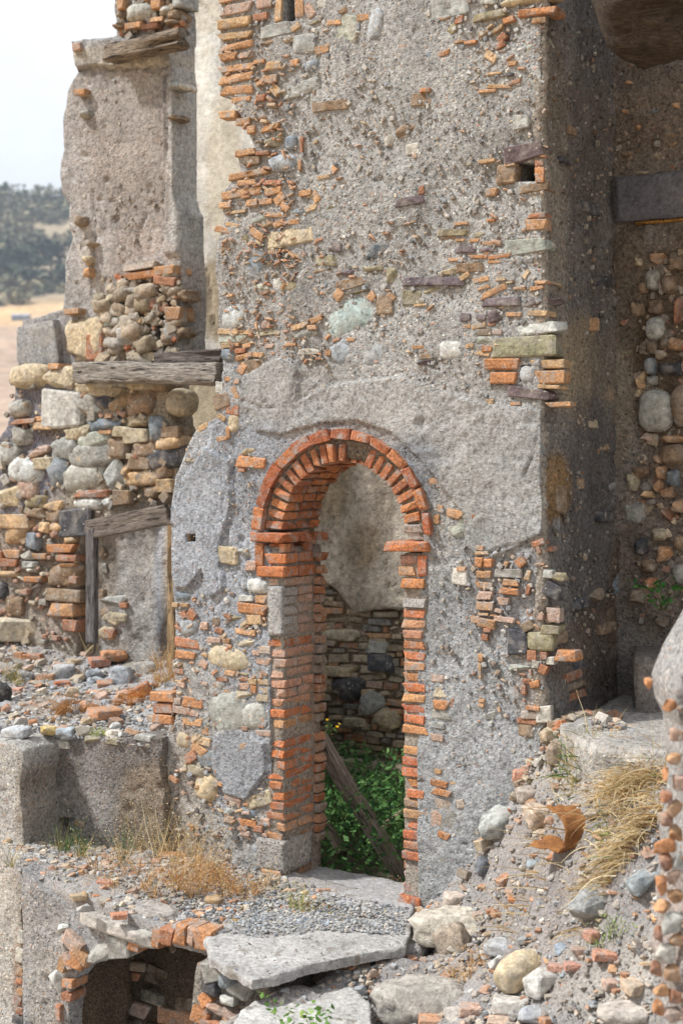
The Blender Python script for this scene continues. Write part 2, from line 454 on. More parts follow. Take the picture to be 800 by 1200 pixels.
def ang_mesh(k, boxy=.5, name='stone'):
    r = random.Random(k + 100); pts = []
    for i in range(16):
        v = Vector((r.gauss(0, 1), r.gauss(0, 1), r.gauss(0, 1))).normalized()
        m = max(abs(v.x), abs(v.y), abs(v.z)); b = v / m
        pts.append((v * (1 - boxy) + b * boxy) * r.uniform(.42, .52))
    return hull(pts, .055, False, name)
def block_mesh(k, name='stone'):
    r = random.Random(k + 900); pts = []
    for sx in (-1, 1):
        for sy in (-1, 1):
            for sz in (-1, 1):
                pts.append((sx * .5 * r.uniform(.66, 1), sy * .5 * r.uniform(.75, 1), sz * .5 * r.uniform(.62, 1)))
    for _ in range(5):
        v = Vector((r.gauss(0, 1), r.gauss(0, 1), r.gauss(0, 1))).normalized(); pts.append(tuple(v * .56))
    return hull(pts, .05, False, name)
def cob_mesh(k, name='stone', sub=3, amp=.16, expo=.75):
    r = random.Random(k + 500); bm = bmesh.new()
    bmesh.ops.create_icosphere(bm, subdivisions=sub, radius=.5)
    me = bpy.data.meshes.new(name); bm.to_mesh(me); bm.free()
    co = np.zeros(len(me.vertices) * 3); me.vertices.foreach_get('co', co); co = co.reshape(-1, 3)
    u = co / np.linalg.norm(co, axis=1)[:, None]
    co = np.sign(u) * np.abs(u) ** expo * .5
    co *= (1 + amp * fbm(u, 1.5, 3, .5, k * 3.3)[:, None] + amp * .35 * fbm(u, 5, 2, .5, k * 7.7)[:, None])
    lo, hi = co.min(0), co.max(0); co = (co - (lo + hi) / 2) / (hi - lo)
    me.vertices.foreach_set('co', co.astype(np.float32).ravel())
    for p in me.polygons: p.use_smooth = True
    me.update(); return me
POOL = {
    'brick': [brick_mesh(i) for i in range(14)],
    'brick_grey': [brick_mesh(i + 60, 'stone') for i in range(4)],
    'ang': [ang_mesh(i, .45) for i in range(10)],
    'box': [block_mesh(i) for i in range(12)],
    'cob': [cob_mesh(i) for i in range(8)],
    'rock': [cob_mesh(i + 40, 'rock', 3, .42, .62) for i in range(10)],
}
for k, l in POOL.items():
    for me in l: me.materials.append(MATS['brick_clay' if k == 'brick' else 'field_stone'])
TPL = {}
def tpl(me):
    if me.name not in TPL:
        co = np.zeros(len(me.vertices) * 3, np.float32); me.vertices.foreach_get('co', co)
        me.calc_loop_triangles(); f = np.zeros(len(me.loop_triangles) * 3, np.int32); me.loop_triangles.foreach_get('vertices', f)
        TPL[me.name] = (co.reshape(-1, 3), f.reshape(-1, 3))
    return TPL[me.name]

def choose(c):
    if c in BR: return 'brick', R.choice(POOL['brick'])
    if c == 'a': return 'stone', R.choice(POOL['brick_grey'])
    if c in SMOOTH: return 'stone', R.choice(POOL['cob'])
    return 'stone', R.choice(POOL['box'] if R.random() < .6 else POOL['ang'])
def put(name, me, M, size, col, parent=None, mat=None):
    o = bpy.data.objects.new(name, me); COL.objects.link(o)
    m = M @ Matrix.Diagonal((size[0], size[1], size[2], 1))
    o.matrix_world = m
    o.color = col
    if parent is not None:
        o.parent = parent
        o.matrix_parent_inverse = world_of(parent).inverted()
        o.matrix_basis = m
    return o
def piece(pl, rect, c, parent, rot=0.0, pro=None, depth=None, name=None, grow=1.04, flush=False, rough=False):
    x0, y0, x1, y1 = rect
    xm, ym = (x0 + x1) / 2, (y0 + y1) / 2
    u0, u1 = pl.uw(x0, ym)[0], pl.uw(x1, ym)[0]
    w1, w0 = pl.uw(xm, y0)[1], pl.uw(xm, y1)[1]
    su, sw = abs(u1 - u0) * grow, abs(w1 - w0) * grow
    if rot: a = math.radians(rot)
    else: a = math.radians(R.uniform(-2.5, 2.5))
    nm, me = choose(c)
    if rough == 2: me = R.choice(POOL['ang'] + POOL['brick'][:4])
    elif rough == 4: me = R.choice(POOL['ang']) if nm == 'brick' else R.choice(POOL['rock'] + POOL['cob'])
    elif rough == 3:
        me = R.choice(POOL[R.choice(('rock', 'ang', 'cob', 'rock', 'box'))]) if (nm == 'stone' or c in 'tdp') else me; nm = 'stone' if c in 'tdp' else nm
    elif rough and nm == 'stone' and c != 'a': me = R.choice(POOL[R.choice(('rock', 'ang', 'cob', 'rock', 'box'))])
    if flush and not (x0 < 300 and y0 < 260): pro = R.uniform(.006, .018) + (.012 if c in 'OGCNWYBKs' else .004)
    if depth is None: depth = min(.16, max(.07, su * .8))
    if pro is None: pro = R.uniform(.012, .028) + (.012 if c in 'OGCNW' else 0)
    u, w = (u0 + u1) / 2, (w0 + w1) / 2
    M = Matrix.Translation(pl.pt(u, w, pro - depth / 2)) @ pl.rot(a)
    if nm == 'stone' and pro < depth * .35: M = M @ Matrix.Diagonal((1.16, 1, 1.22, 1))
    if nm == 'brick' and R.random() < .5: M = M @ Matrix.Rotation(math.pi, 4, 'Z')
    col = tint(lin((BR.get(c) or ST.get(c))), .14)
    return put(name or nm, me, M, (su, depth, sw), col, parent)
def pieces(pl, text, parent, **kw):
    for line in text.replace('\n', ';').split(';'):
        f = line.split()
        if len(f) < 5: continue
        x0, y0, x1, y1 = map(float, f[:4])
        rot = float(f[5]) if len(f) > 5 else 0.0
        piece(pl, (x0, y0, x1, y1), f[4], parent, rot, **kw)

class Bits:
    """many small pieces joined in one mesh"""
    def __init__(s): s.V, s.F, s.C, s.n = [], [], [], 0
    def add(s, me, M, size, col):
        co, f = tpl(me)
        A = np.array((M @ Matrix.Diagonal((size[0], size[1], size[2], 1))))
        v = co @ A[:3, :3].T + A[:3, 3]
        s.V.append(v); s.F.append(f + s.n); s.C.append(np.tile(np.array(col[:3]), (len(v), 1))); s.n += len(v)
    def build(s, name, mat, parent=None, **props):
        if not s.V: return None
        me = np_mesh(name, np.concatenate(s.V), np.concatenate(s.F), np.concatenate(s.C), smooth=False)
        return link(name, me, mat, parent, kind='stuff', **props)
def hexcols(s): return [lin(h) for h in s.split()]
ORANGE = hexcols('b88260 bd8c68 b07456 bda27c b59784 a66f58 b5a088')
GRAVEL = hexcols('9b9a97 8a8d90 b2ada4 8a7f76 706d6c a59a88 989b9e bdb9b2 a8927e')
def scatter(bits, pl, rect, n, cols, smin, smax, flat=.35, kinds=('ang', 'box'), avoid=(), pro=.004, rotj=25, inside=None):
    for _ in range(n):
        px, py = R.uniform(rect[0], rect[2]), R.uniform(rect[1], rect[3])
        u, w = pl.uw(px, py)
        if inside is not None and not in_poly(np.array([[u, w]]), inside)[0]: continue
        if any(in_poly(np.array([[u, w]]), a)[0] for a in avoid): continue
        sz = smin + (smax - smin) * R.random() ** 2
        s = (sz, sz * .8, sz * R.uniform(flat, min(1, flat * 2)))
        me = R.choice(POOL[R.choice(kinds)])
        M = Matrix.Translation(pl.pt(u, w, pro - s[1] * R.uniform(.0, .35))) @ pl.rot(math.radians(R.gauss(0, rotj)))
        bits.add(me, M, s, tint(R.choice(cols), .2))
def on_ground(bits, pts, zf, n, cols, smin, smax, kinds=('ang', 'box'), lift=.2, flat=.5):
    """pts: XY outline"""
    A = np.array(pts); lo, hi = A.min(0), A.max(0); k = 0; tries = 0
    while k < n and tries < n * 30:
        q = NR.uniform(lo, hi, (n, 2)); q = q[in_poly(q, pts)]; tries += n
        if len(q) == 0: continue
        z = zf(q[:, 0], q[:, 1])
        for (x, y), zz in zip(q, z):
            if k >= n: break
            sz = smin + (smax - smin) * R.random() ** 2.5
            s = (sz, sz * R.uniform(.6, 1), sz * R.uniform(flat * .6, flat * 1.4))
            M = Matrix.Translation((x, y, zz + s[2] * lift)) @ Matrix.Rotation(R.uniform(0, 6.28), 4, 'Z') @ Matrix.Rotation(R.gauss(0, .25), 4, 'X') @ Matrix.Rotation(R.gauss(0, .25), 4, 'Y')
            bits.add(R.choice(POOL[R.choice(kinds)]), M, s, tint(R.choice(cols), .2)); k += 1

def blobcol(base, blobs, streak=.16):
    """colour of a wall face: a base tone with stains and patches given where they lie (photograph pixels, radii)"""
    def f(P, V):
        d = (V - np.array(CAM)); dep = d @ np.array(FW)
        x = CX + FPX * (d @ np.array(RT)) / dep; y = CY - FPX * d[:, 2] / dep
        n1 = fbm(V, 3.1, 4, .6, 7.7); n2 = fbm(V, 9, 3, .6, 3.3)
        c = np.tile(np.array(lin(base)), (len(V), 1))
        for (bx, by, rx, ry, col, amt) in blobs:
            q = np.sqrt(((x - bx) / rx) ** 2 + ((y - by) / ry) ** 2) + n1 * .35 + n2 * .15
            a = np.clip((1.15 - q) / .35, 0, 1) * amt
            c = c * (1 - a[:, None]) + np.array(lin(col)) * a[:, None]
        st = fbm(V * np.array([1, 1, .12]), 7, 4, .6, 12.3); n3 = fbm(V, 1.7, 4, .6, 15.1)
        c = c * np.array([.965, 1.0, 1.055])[None]
        c = c * (1 + streak * st + .16 * n3 + .10 * n2)[:, None]
        return c
    return f
def solid(hexc, var=.06):
    def f(P, V):
        n = fbm(V, 4, 3, .6, 2.2)[:, None]
        return np.array(lin(hexc))[None] * (1 + var * 2 * n)
    return f

# ================================================================ THE TOWER: front wall with the arched doorway
F0 = front(0.0)
XL, XR, ZS, RI = -0.04, 0.80, 2.23, 0.43        # jambs, springing height, intrados radius
XC = (XL + XR) / 2
tower = thing('ruined_tower', 'tall roofless stone and brick wall pierced by the arched brick doorway', 'ruin', (0, 0, 0))
outline = pixpoly(F0, [(257, -60), (257, 112), (272, 116), (290, 150), (297, 172), (276, 176), (282, 205), (268, 215), (259, 228), (262, 262), (256, 285), (252, 320),
                       (257, 350), (256, 395), (262, 425), (256, 470), (254, 490), (232, 502), (219, 530), (205, 560), (200, 610), (202, 690), (206, 760),
                       (205, 800), (207, 845), (196, 856), (193, 900), (194, 1010), (194, 1110), (645, 1110), (645, 860)])
xr = F0.uw(639, 500)[0]
outline = outline[:-2] + [(xr - .025, -0.3), (xr - .025, 7.2), (outline[0][0], 7.2)]
outline = outline[1:]
door = [(XL - .10, -.6), (XL - .10, 2.1), (XL - .16, 2.14), (XL - .14, ZS)] + [(XC - math.cos(a) * (RI + .14), ZS + math.sin(a) * (RI + .14)) for a in np.linspace(0, math.pi, 22)] + [(XR + .14, ZS), (XR + .15, 2.14), (XR + .11, 2.1), (XR + .11, -.6)]
putlog1 = pixpoly(F0, [(604, 190), (627, 190), (627, 213), (602, 213)])
putlog2 = pixpoly(F0, [(331, -20), (346, -20), (346, 25), (331, 25)])
gap3 = pixpoly(F0, [(610, 428), (624, 428), (621, 447), (608, 447)])
tilehole = pixpoly(F0, [(221, 626), (232, 626), (232, 635), (221, 635)])
GREY, WARM = 'a3a2a0', 'aba297'
fcol = blobcol('a5a29c', [
    (300, 620, 120, 190, '9fa2a6', .9), (560, 860, 110, 230, 'a5a5a3', .8), (350, 1010, 130, 90, 'b0aca6', .8), (430, 530, 110, 50, '8b8c8e', .7),
    (520, 520, 90, 110, 'aeaaa2', .7), (440, 470, 200, 50, 'aeaaa3', .8), (480, 200, 160, 200, 'a9a69f', .6), (320, 330, 70, 90, 'a29e97', .5),
    (600, 560, 30, 120, 'a6a39d', .6), (640, 800, 40, 70, '938a7f', .7), (285, 90, 40, 100, '9a948b', .5), (590, 700, 50, 60, '9d9c9b', .7),
    (480, 555, 30, 45, '7f8184', .7), (240, 640, 45, 90, 'a3a5a8', .6), (280, 900, 40, 50, '9b9da0', .8), (222, 930, 26, 90, 'a59a8c', .6),
    (330, 455, 40, 45, 'a8a49e', .7), (470, 1050, 60, 60, '9c9a94', .5), (560, 120, 80, 110, 'aaa7a0', .5)])
Lf = pixpoly(F0, [(204, 600), (215, 560), (243, 524), (270, 540), (272, 590), (258, 640), (264, 690), (247, 702), (238, 668), (222, 690), (206, 690)])
Mf = pixpoly(F0, [(300, 505), (285, 440), (330, 418), (352, 430), (348, 470), (380, 452), (470, 440), (560, 470), (636, 480), (637, 625), (590, 648), (566, 660),
                  (545, 640), (540, 600), (500, 545), (460, 508), (420, 494), (380, 496), (330, 510)])
Bf = pixpoly(F0, [(252, 862), (268, 850), (300, 858), (314, 870), (314, 905), (290, 938), (262, 930), (248, 900)])
Kf = pixpoly(F0, [(340, 1000), (333, 980), (300, 985), (270, 1010), (270, 1060), (340, 1050)])
body = sheet('masonry', F0, outline, thick=.44, res=.012, disp=.018, dscale=3.2, fine=.007, holes=[door, putlog1, putlog2, gap3, tilehole], colf=fcol,
             raised=[(Lf, .026, .006), (Mf, .020, .008), (Bf, .024, .006), (Kf, .016, .006)], parent=tower, seed=1.3, dimples=45, bow=.02,
             calm=[(Mf, .75), (Lf, .5), (Bf, .5), (Kf, .6), (pixpoly(F0, [(520, 790), (640, 880), (560, 1000), (508, 1060), (505, 960)]), .4)],
             cracks=[(pixpoly(F0, q), w_ * .8, .014) for q, w_ in (([(352, 425), (345, 455), (338, 480), (342, 500)], .012), ([(285, 470), (308, 478), (325, 476)], .012),
                     ([(560, 656), (572, 648), (600, 638), (636, 636)], .014), ([(633, 512), (622, 540), (614, 560)], .012), ([(275, 540), (262, 590), (265, 640), (256, 680)], .014), ([(238, 940), (236, 985), (240, 1020)], .010))])
# sheets closing the wall holes, coloured dark to paint in the shade of the hollows
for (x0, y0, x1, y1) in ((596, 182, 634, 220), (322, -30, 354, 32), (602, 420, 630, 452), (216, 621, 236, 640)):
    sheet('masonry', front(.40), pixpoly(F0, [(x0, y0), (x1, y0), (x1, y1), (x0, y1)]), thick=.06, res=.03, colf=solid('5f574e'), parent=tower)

pieces(F0, """
257 -6 285 2 o; 257 4 296 17 p; 256 20 294 33 t; 256 38 297 46 t; 256 50 298 58 o; 258 62 279 71 o; 280 61 298 68 p; 256 76 297 84 o; 258 87 297 97 o
258 100 298 111 o; 272 113 298 120 o; 300 111 312 119 r; 258 130 277 139 o; 278 139 295 147 o; 301 -5 319 9 p; 297 15 315 24 r; 322 -4 331 26 t; 347 -4 357 21 o
358 2 368 22 p -30; 303 28 340 42 g; 304 45 328 53 e; 314 55 342 62 y; 343 42 368 63 g; 369 53 387 63 o -8; 342 28 353 36 t -25; 333 38 345 52 e 40; 361 23 381 28 y
384 24 401 30 o 5; 396 20 420 50 n 15; 433 8 450 48 B 15; 374 -5 387 9 w; 395 8 410 18 e; 417 17 433 25 o; 358 71 373 83 b; 339 70 351 78 o; 329 95 377 111 g -10
369 119 405 129 e 2; 311 72 331 82 t; 298 70 311 75 o; 310 88 325 97 o; 316 100 328 111 t 40; 300 94 312 99 o -30; 509 -5 550 19 g; 563 -4 580 5 w; 588 -6 652 4 C
608 9 652 19 O; 624 21 640 28 o; 556 14 592 22 y -4; 590 20 603 27 O -10; 533 19 543 28 r; 513 20 529 23 o; 521 27 545 38 y -20; 544 48 559 52 O; 533 48 543 51 o
576 32 592 37 t -28; 582 40 594 50 r -40; 580 50 592 57 r -20; 603 46 636 62 n; 561 36 576 45 e; 491 57 513 70 b -12; 513 60 528 66 O -12; 568 62 583 72 t 35
595 72 607 78 o; 571 85 588 88 t; 592 86 602 90 k; 571 99 600 104 t 7; 561 105 582 109 o 3; 596 94 611 99 O -8; 493 104 506 109 O; 483 110 504 124 e; 463 140 484 160 e -45
603 136 620 150 w; 305 146 328 153 o -8; 290 148 300 157 o; 335 160 346 174 b; 311 157 330 170 y; 277 175 301 183 o; 301 177 316 182 r; 287 184 303 193 e
316 182 344 200 B 3; 352 160 356 180 r; 350 187 354 201 o; 268 200 315 208 o -4; 279 211 302 218 o; 307 211 331 217 r 4; 259 222 307 231 o -3; 309 220 330 229 o -6
258 237 272 244 o; 290 234 303 242 o; 304 233 320 240 o; 322 228 335 238 o -35; 329 237 340 247 o 40; 269 246 289 250 t; 310 249 336 255 o 8; 343 244 357 252 b
290 252 322 268 n; 321 259 334 266 o -20; 338 257 353 263 o; 252 266 275 273 o 12; 264 261 282 267 t 15; 293 270 311 280 o 32; 263 275 294 286 y -4; 315 268 363 287 c -5
375 237 403 245 y -8; 352 223 366 230 o; 366 224 375 238 o -40; 357 240 374 247 t -15; 372 205 388 210 t; 387 195 395 203 o -45; 594 170 637 187 s -8; 582 195 603 216 e
592 188 604 195 t; 627 196 638 214 O; 627 187 637 195 r; 609 215 639 225 e -4; 561 186 583 191 t -4; 466 232 495 241 s -6; 464 249 491 260 w -8; 533 260 549 264 o
570 257 581 260 O; 618 250 640 256 r; 616 257 641 270 o; 514 269 549 276 y; 518 276 535 280 e; 554 269 575 278 y; 534 280 545 283 o; 550 280 563 284 o; 564 283 588 288 o 6
595 281 640 296 n -3; 450 159 463 170 w; 477 169 491 180 w; 568 221 583 230 o; 491 218 498 228 r; 428 288 460 307 K -4; 388 285 401 294 s 8; 259 286 276 302 e 20
285 292 310 325 b 8; 369 299 394 311 y; 365 315 391 323 e; 397 317 416 324 s; 396 327 427 337 e -10; 425 312 447 318 y; 291 332 322 345 n; 320 327 328 340 w; 328 330 350 341 y
381 352 438 392 N -18; 442 346 459 368 e; 259 358 285 386 W; 256 385 280 392 t 4; 280 387 298 392 t; 298 386 336 392 y -4; 254 392 294 402 n; 344 387 374 400 g
342 380 358 386 t -12; 361 381 372 387 o; 307 376 318 385 p; 260 402 271 408 t; 273 402 282 406 o; 284 402 296 408 o -12; 311 403 323 408 p; 325 405 335 409 o; 336 402 348 406 o
260 409 275 423 b; 276 408 288 414 r; 277 414 297 421 o -12; 297 413 311 419 o; 288 420 311 434 e; 388 396 414 426 B -35; 424 398 451 431 B 20; 381 410 388 417 o
407 395 418 400 o; 349 409 375 416 w; 392 340 403 352 o -50; 402 340 430 344 y -4; 431 342 441 352 o -45; 364 370 378 378 o -20; 475 325 538 335 s 3; 493 337 526 346 y
472 341 494 356 y; 453 315 464 333 y; 537 309 566 318 e; 518 313 536 321 c; 536 289 558 296 s; 561 291 581 296 s; 549 299 571 303 O 4; 573 298 600 303 O -4; 572 305 590 309 o
525 302 543 306 o; 539 321 551 327 t -28; 553 325 573 331 o -8; 560 335 574 339 o -10; 561 338 595 346 o -22; 602 336 616 340 o; 620 335 638 340 o -8; 627 329 642 333 o
567 349 606 359 s 1; 607 348 648 359 s 3; 540 368 552 377 s; 558 368 571 376 s; 571 364 593 377 s -3; 593 366 611 371 o; 619 364 645 371 t; 541 380 552 385 o; 553 379 571 385 t -8
453 344 464 350 o 40; 485 356 501 359 t; 602 380 652 391 w -6; 553 394 581 403 n; 579 395 645 418 Y; 558 386 575 393 e; 578 386 590 392 p; 511 397 543 420 W; 483 405 497 409 o
496 409 506 413 r; 490 414 505 420 e; 490 421 504 427 s; 546 403 556 408 t -8; 565 405 577 412 O; 557 412 577 417 t 10; 567 419 613 434 O 2; 576 436 610 451 O; 621 421 660 432 t 2
627 434 661 450 o; 610 430 627 448 B; 631 451 659 456 t 3; 599 456 645 466 s 8; 639 471 668 477 o; 611 478 625 492 y -20; 570 467 578 474 t; 598 471 610 475 o
503 551 515 559 t; 498 559 514 568 o -4; 523 597 544 607 o 14; 512 592 519 601 o; 508 603 515 614 o; 520 607 553 631 n 4; 553 601 560 608 r; 623 632 638 640 r -20
557 639 567 645 o; 557 646 573 650 t; 557 653 567 665 O; 567 654 578 665 O; 558 668 577 678 o; 557 682 577 690 o; 557 693 577 703 p; 558 705 578 715 o; 560 718 572 721 t
552 722 562 730 o; 560 725 581 736 o 8; 566 736 575 741 r; 564 743 572 751 r; 560 766 566 776 o; 561 777 565 795 t; 589 679 608 687 o 3; 586 689 608 697 O; 584 700 597 709 p
582 667 609 676 g; 605 653 615 664 O 45; 590 658 595 664 o 20; 615 668 621 680 t 15; 617 684 621 698 r 15; 580 723 606 730 p 4; 612 729 625 738 e -30; 641 712 657 729 p
629 719 637 727 p; 633 733 656 742 y; 618 742 646 762 Y -3; 650 762 676 775 O; 618 762 629 775 r; 634 764 641 773 r; 641 770 649 778 w; 632 779 641 790 r 20; 624 774 632 782 w
597 780 622 787 n; 597 740 618 765 k; 531 668 548 684 w; 536 664 548 669 o; 637 668 647 677 w; 645 672 662 680 y; 637 685 657 700 k 25
507 805 543 817 c; 508 820 528 831 O; 528 818 533 829 r; 508 832 530 842 g; 506 846 520 853 g; 505 860 520 868 p; 506 791 522 800 p; 510 901 519 907 o; 505 914 525 921 O 6
526 915 535 923 t; 505 924 530 932 O 6; 510 935 531 950 d; 504 950 518 970 p; 512 974 528 983 O 10; 535 936 545 947 d -20; 517 952 545 975 g; 561 819 568 823 o; 562 824 568 829 o
566 832 580 842 w; 612 795 622 802 r; 621 797 634 806 O -15; 611 803 617 815 r; 617 827 633 832 O; 611 833 630 843 d; 605 842 629 848 r; 630 828 645 845 w; 608 849 625 862 e
642 847 662 873 e; 608 896 620 905 p; 203 706 211 711 t; 212 707 222 711 t; 213 716 220 725 r -30; 220 714 231 727 r -60; 211 725 232 744 B -20; 235 729 245 738 p
205 748 235 760 r 3; 204 763 230 772 O 3; 221 776 242 790 w; 206 776 217 782 e -20; 206 783 216 790 r; 250 642 276 660 c; 279 641 300 653 g; 287 657 302 669 p; 291 679 313 694 W
282 698 297 704 w; 299 697 314 707 o; 280 707 314 720 O 4; 290 720 308 732 t; 266 722 285 730 y; 251 735 262 742 r 15; 250 724 258 732 e; 276 737 300 744 o; 244 747 260 753 p
262 748 272 754 o; 273 746 311 757 c; 243 757 291 784 C 6; 296 762 305 768 p; 304 757 318 766 d; 299 770 318 780 p; 235 773 244 783 p 30; 205 693 225 704 b
252 784 276 791 o 4; 254 793 270 798 r; 278 788 293 792 y; 282 793 291 798 r; 292 795 302 802 t; 303 796 316 803 t; 304 805 317 814 t; 295 803 303 812 O; 280 800 294 808 p
252 799 263 811 g; 262 808 272 816 o 35; 277 811 300 821 c; 301 814 316 821 c; 247 814 293 857 G -12; 283 824 314 853 G -15; 206 797 218 800 t; 221 803 243 815 d; 214 817 241 829 O 3
204 829 240 839 p 3; 214 841 238 851 o; 205 818 213 826 p; 237 852 245 861 o; 208 857 223 875 C; 225 863 248 873 t 6; 223 872 243 884 o 25; 218 881 232 893 r -40; 231 881 257 900 b
215 896 240 907 c 8; 228 908 253 938 C 8; 300 855 320 863 p; 303 849 312 853 r; 177 811 206 823 O; 180 824 204 836 r; 180 837 203 849 O; 264 930 283 943 p 25; 287 930 316 946 c -20
262 943 277 954 g; 278 946 300 958 b; 261 956 275 964 d; 280 960 301 968 O 3; 280 968 290 973 p; 283 973 295 980 p; 297 967 308 975 r; 305 959 317 968 p; 278 535 311 549 O 4
283 526 300 534 c; 280 549 288 553 r; 218 525 237 535 o; 217 536 228 541 c; 253 462 272 477 e -12; 254 448 262 459 w; 266 471 281 487 r; 269 488 280 505 C; 255 486 266 492 t 30
255 511 269 517 o -12; 266 500 270 514 o; 273 452 280 470 o -30; 275 444 282 450 o; 264 441 271 447 o; 290 445 297 455 o; 280 425 289 438 o 35; 287 420 313 436 e -15; 231 497 246 504 t -25
219 636 232 642 r; 217 620 222 634 o; 222 645 232 655 o -35; 250 800 258 806 p; 207 641 213 650 w
""", tower, flush=True)
# tile and brick crumbs, pebbles and grit showing in the mortar
Z_HI = pixpoly(F0, [(258, -30), (638, -30), (638, 470), (560, 470), (450, 440), (300, 425), (262, 420), (262, 250), (300, 170), (258, 100)])
Z_LO = pixpoly(F0, [(205, 690), (312, 690), (312, 1030), (200, 1030)])
Z_R = pixpoly(F0, [(505, 560), (540, 640), (638, 640), (645, 850), (560, 1000), (505, 1060)])
sb = Bits()
scatter(sb, F0, (262, 60, 345, 425), 230, ORANGE, .025, .07, .2, pro=.009, avoid=[putlog2], inside=Z_HI)
scatter(sb, F0, (262, 280, 380, 425), 150, ORANGE, .02, .06, .2, pro=.009, inside=Z_HI, rotj=40)
scatter(sb, F0, (340, 20, 636, 460), 130, ORANGE, .015, .06, .2, avoid=[putlog1], inside=Z_HI)
scatter(sb, F0, (560, 10, 640, 440), 40, ORANGE, .02, .07, .2, avoid=[putlog1, gap3])
scatter(sb, F0, (205, 700, 312, 990), 170, ORANGE, .02, .07, .3, inside=Z_LO, pro=.009)
scatter(sb, F0, (545, 640, 645, 860), 45, ORANGE, .015, .05, .3, inside=Z_R, rotj=50)
scatter(sb, F0, (505, 780, 600, 1050), 26, ORANGE, .015, .04, .3, inside=Z_R)
scatter(sb, F0, (205, 560, 300, 700), 14, ORANGE, .015, .04, .3)
sb.build('brick_shards', 'rubble_bits', tower)
pb_ = Bits()
scatter(pb_, F0, (258, -30, 638, 470), 2600, GRAVEL, .008, .034, .5, avoid=[putlog1, putlog2, gap3], inside=Z_HI, rotj=60, pro=.006)
scatter(pb_, F0, (200, 690, 312, 1030), 420, GRAVEL, .01, .05, .5, inside=Z_LO, rotj=60)
scatter(pb_, F0, (505, 560, 645, 1060), 520, GRAVEL, .008, .034, .5, inside=Z_R, rotj=60)
scatter(pb_, F0, (205, 520, 300, 690), 160, GRAVEL, .008, .02, .5, rotj=60, pro=.012)
pb_.build('pebbles', 'rubble_bits', tower)

# ---------------------------------------------------------------- door surround: arch ring and jambs
arch = None
def ring_mesh(name, r0, r1, y0, y1, a0, a1, n=40, amp=.006):
    V, Fq = [], []
    for i in range(n + 1):
        a = a0 + (a1 - a0) * i / n
        for (r, y) in ((r0, y0), (r1, y0), (r1, y1), (r0, y1)):
            rr = r + R.uniform(-amp, amp)
            V.append((XC - math.cos(a) * rr, y + R.uniform(-amp, amp), ZS + math.sin(a) * rr))
    for i in range(n):
        for k in range(4):
            Fq.append((i * 4 + k, i * 4 + (k + 1) % 4, i * 4 + 4 + (k + 1) % 4, i * 4 + 4 + k))
    me = np_mesh(name, V, Fq, np.tile(np.array(lin('857a6e')), (len(V), 1)), smooth=True)
    return me
arch = link('brick_arch', ring_mesh('brick_arch', RI + .022, RI + .17, .014, .43, 0, math.pi, 48), 'mortar', tower)
def wedge(rc, a, dr, dt, y0, y1, col, parent=arch, skew=0.0):
    """a brick set on the arch: dr radial, dt along the curve"""
    c = Vector((XC - math.cos(a) * rc, (y0 + y1) / 2, ZS + math.sin(a) * rc))
    M = Matrix.Translation(c) @ Matrix.Rotation(math.pi - (math.pi - a) + skew, 4, 'Y')
    # local x = radial, local z = along the curve
    return put('brick', R.choice(POOL['brick']), M, (dr, y1 - y0, dt), tint(lin(col), .16), parent)
NV = 23
for i in range(NV):
    a = math.pi * (i + .5) / NV
    t_ = i / NV
    col = R.choice(['b5683f', 'a9603d', 'bf7347', 'b06445', '9f5a3c'])
    miss = 12 <= i <= 13
    dr = .128 * R.uniform(.92, 1.06)
    dt = .0535 * R.uniform(.92, 1.05)
    f = R.uniform(-.006, .008)
    if i == 10: f = -.03
    if miss: f = .035; dr *= .8
    if 15 <= i <= 18: dt *= .86; col = R.choice(['a9603d', '9a5a42', 'b06a4c'])
    if i >= 22: col = 'aa9a8c'
    yb = [(-.014 + f, .17), (.176, .33), (.335, .44)]
    for k, (y0, y1) in enumerate(yb):
        if k == 0 or R.random() < .97:
            wedge(RI + dr / 2 + R.uniform(-.003, .003) + (0 if k < 2 else .0), a, dr, dt, y0, y1, col if k == 0 else R.choice(['b5683f', 'a9603d', 'bf7347', '9f5a3c']))
# outer ring: flat bricks laid round the arch, standing proud of the wall
NH = 13
for i in range(NH):
    a = math.pi * (i + .5) / NH
    big = i < 6
    dt = math.pi * (RI + .19) / NH * (.985)
    if 6 <= i: pass
    wedge(RI + (.172 if i < 7 else .168), a, .078 if i < 7 else .055, dt, -.052 + R.uniform(-.010, .010), .10, R.choice(['a8593a', 'b26340', '9e553a', 'b5683f']), skew=R.uniform(-.02, .02))
ringcap = link('mortar_ring', ring_mesh('mortar_ring', RI + .105, RI + .15, .004, .12, 0, math.pi, 48, .004), 'mortar', arch)

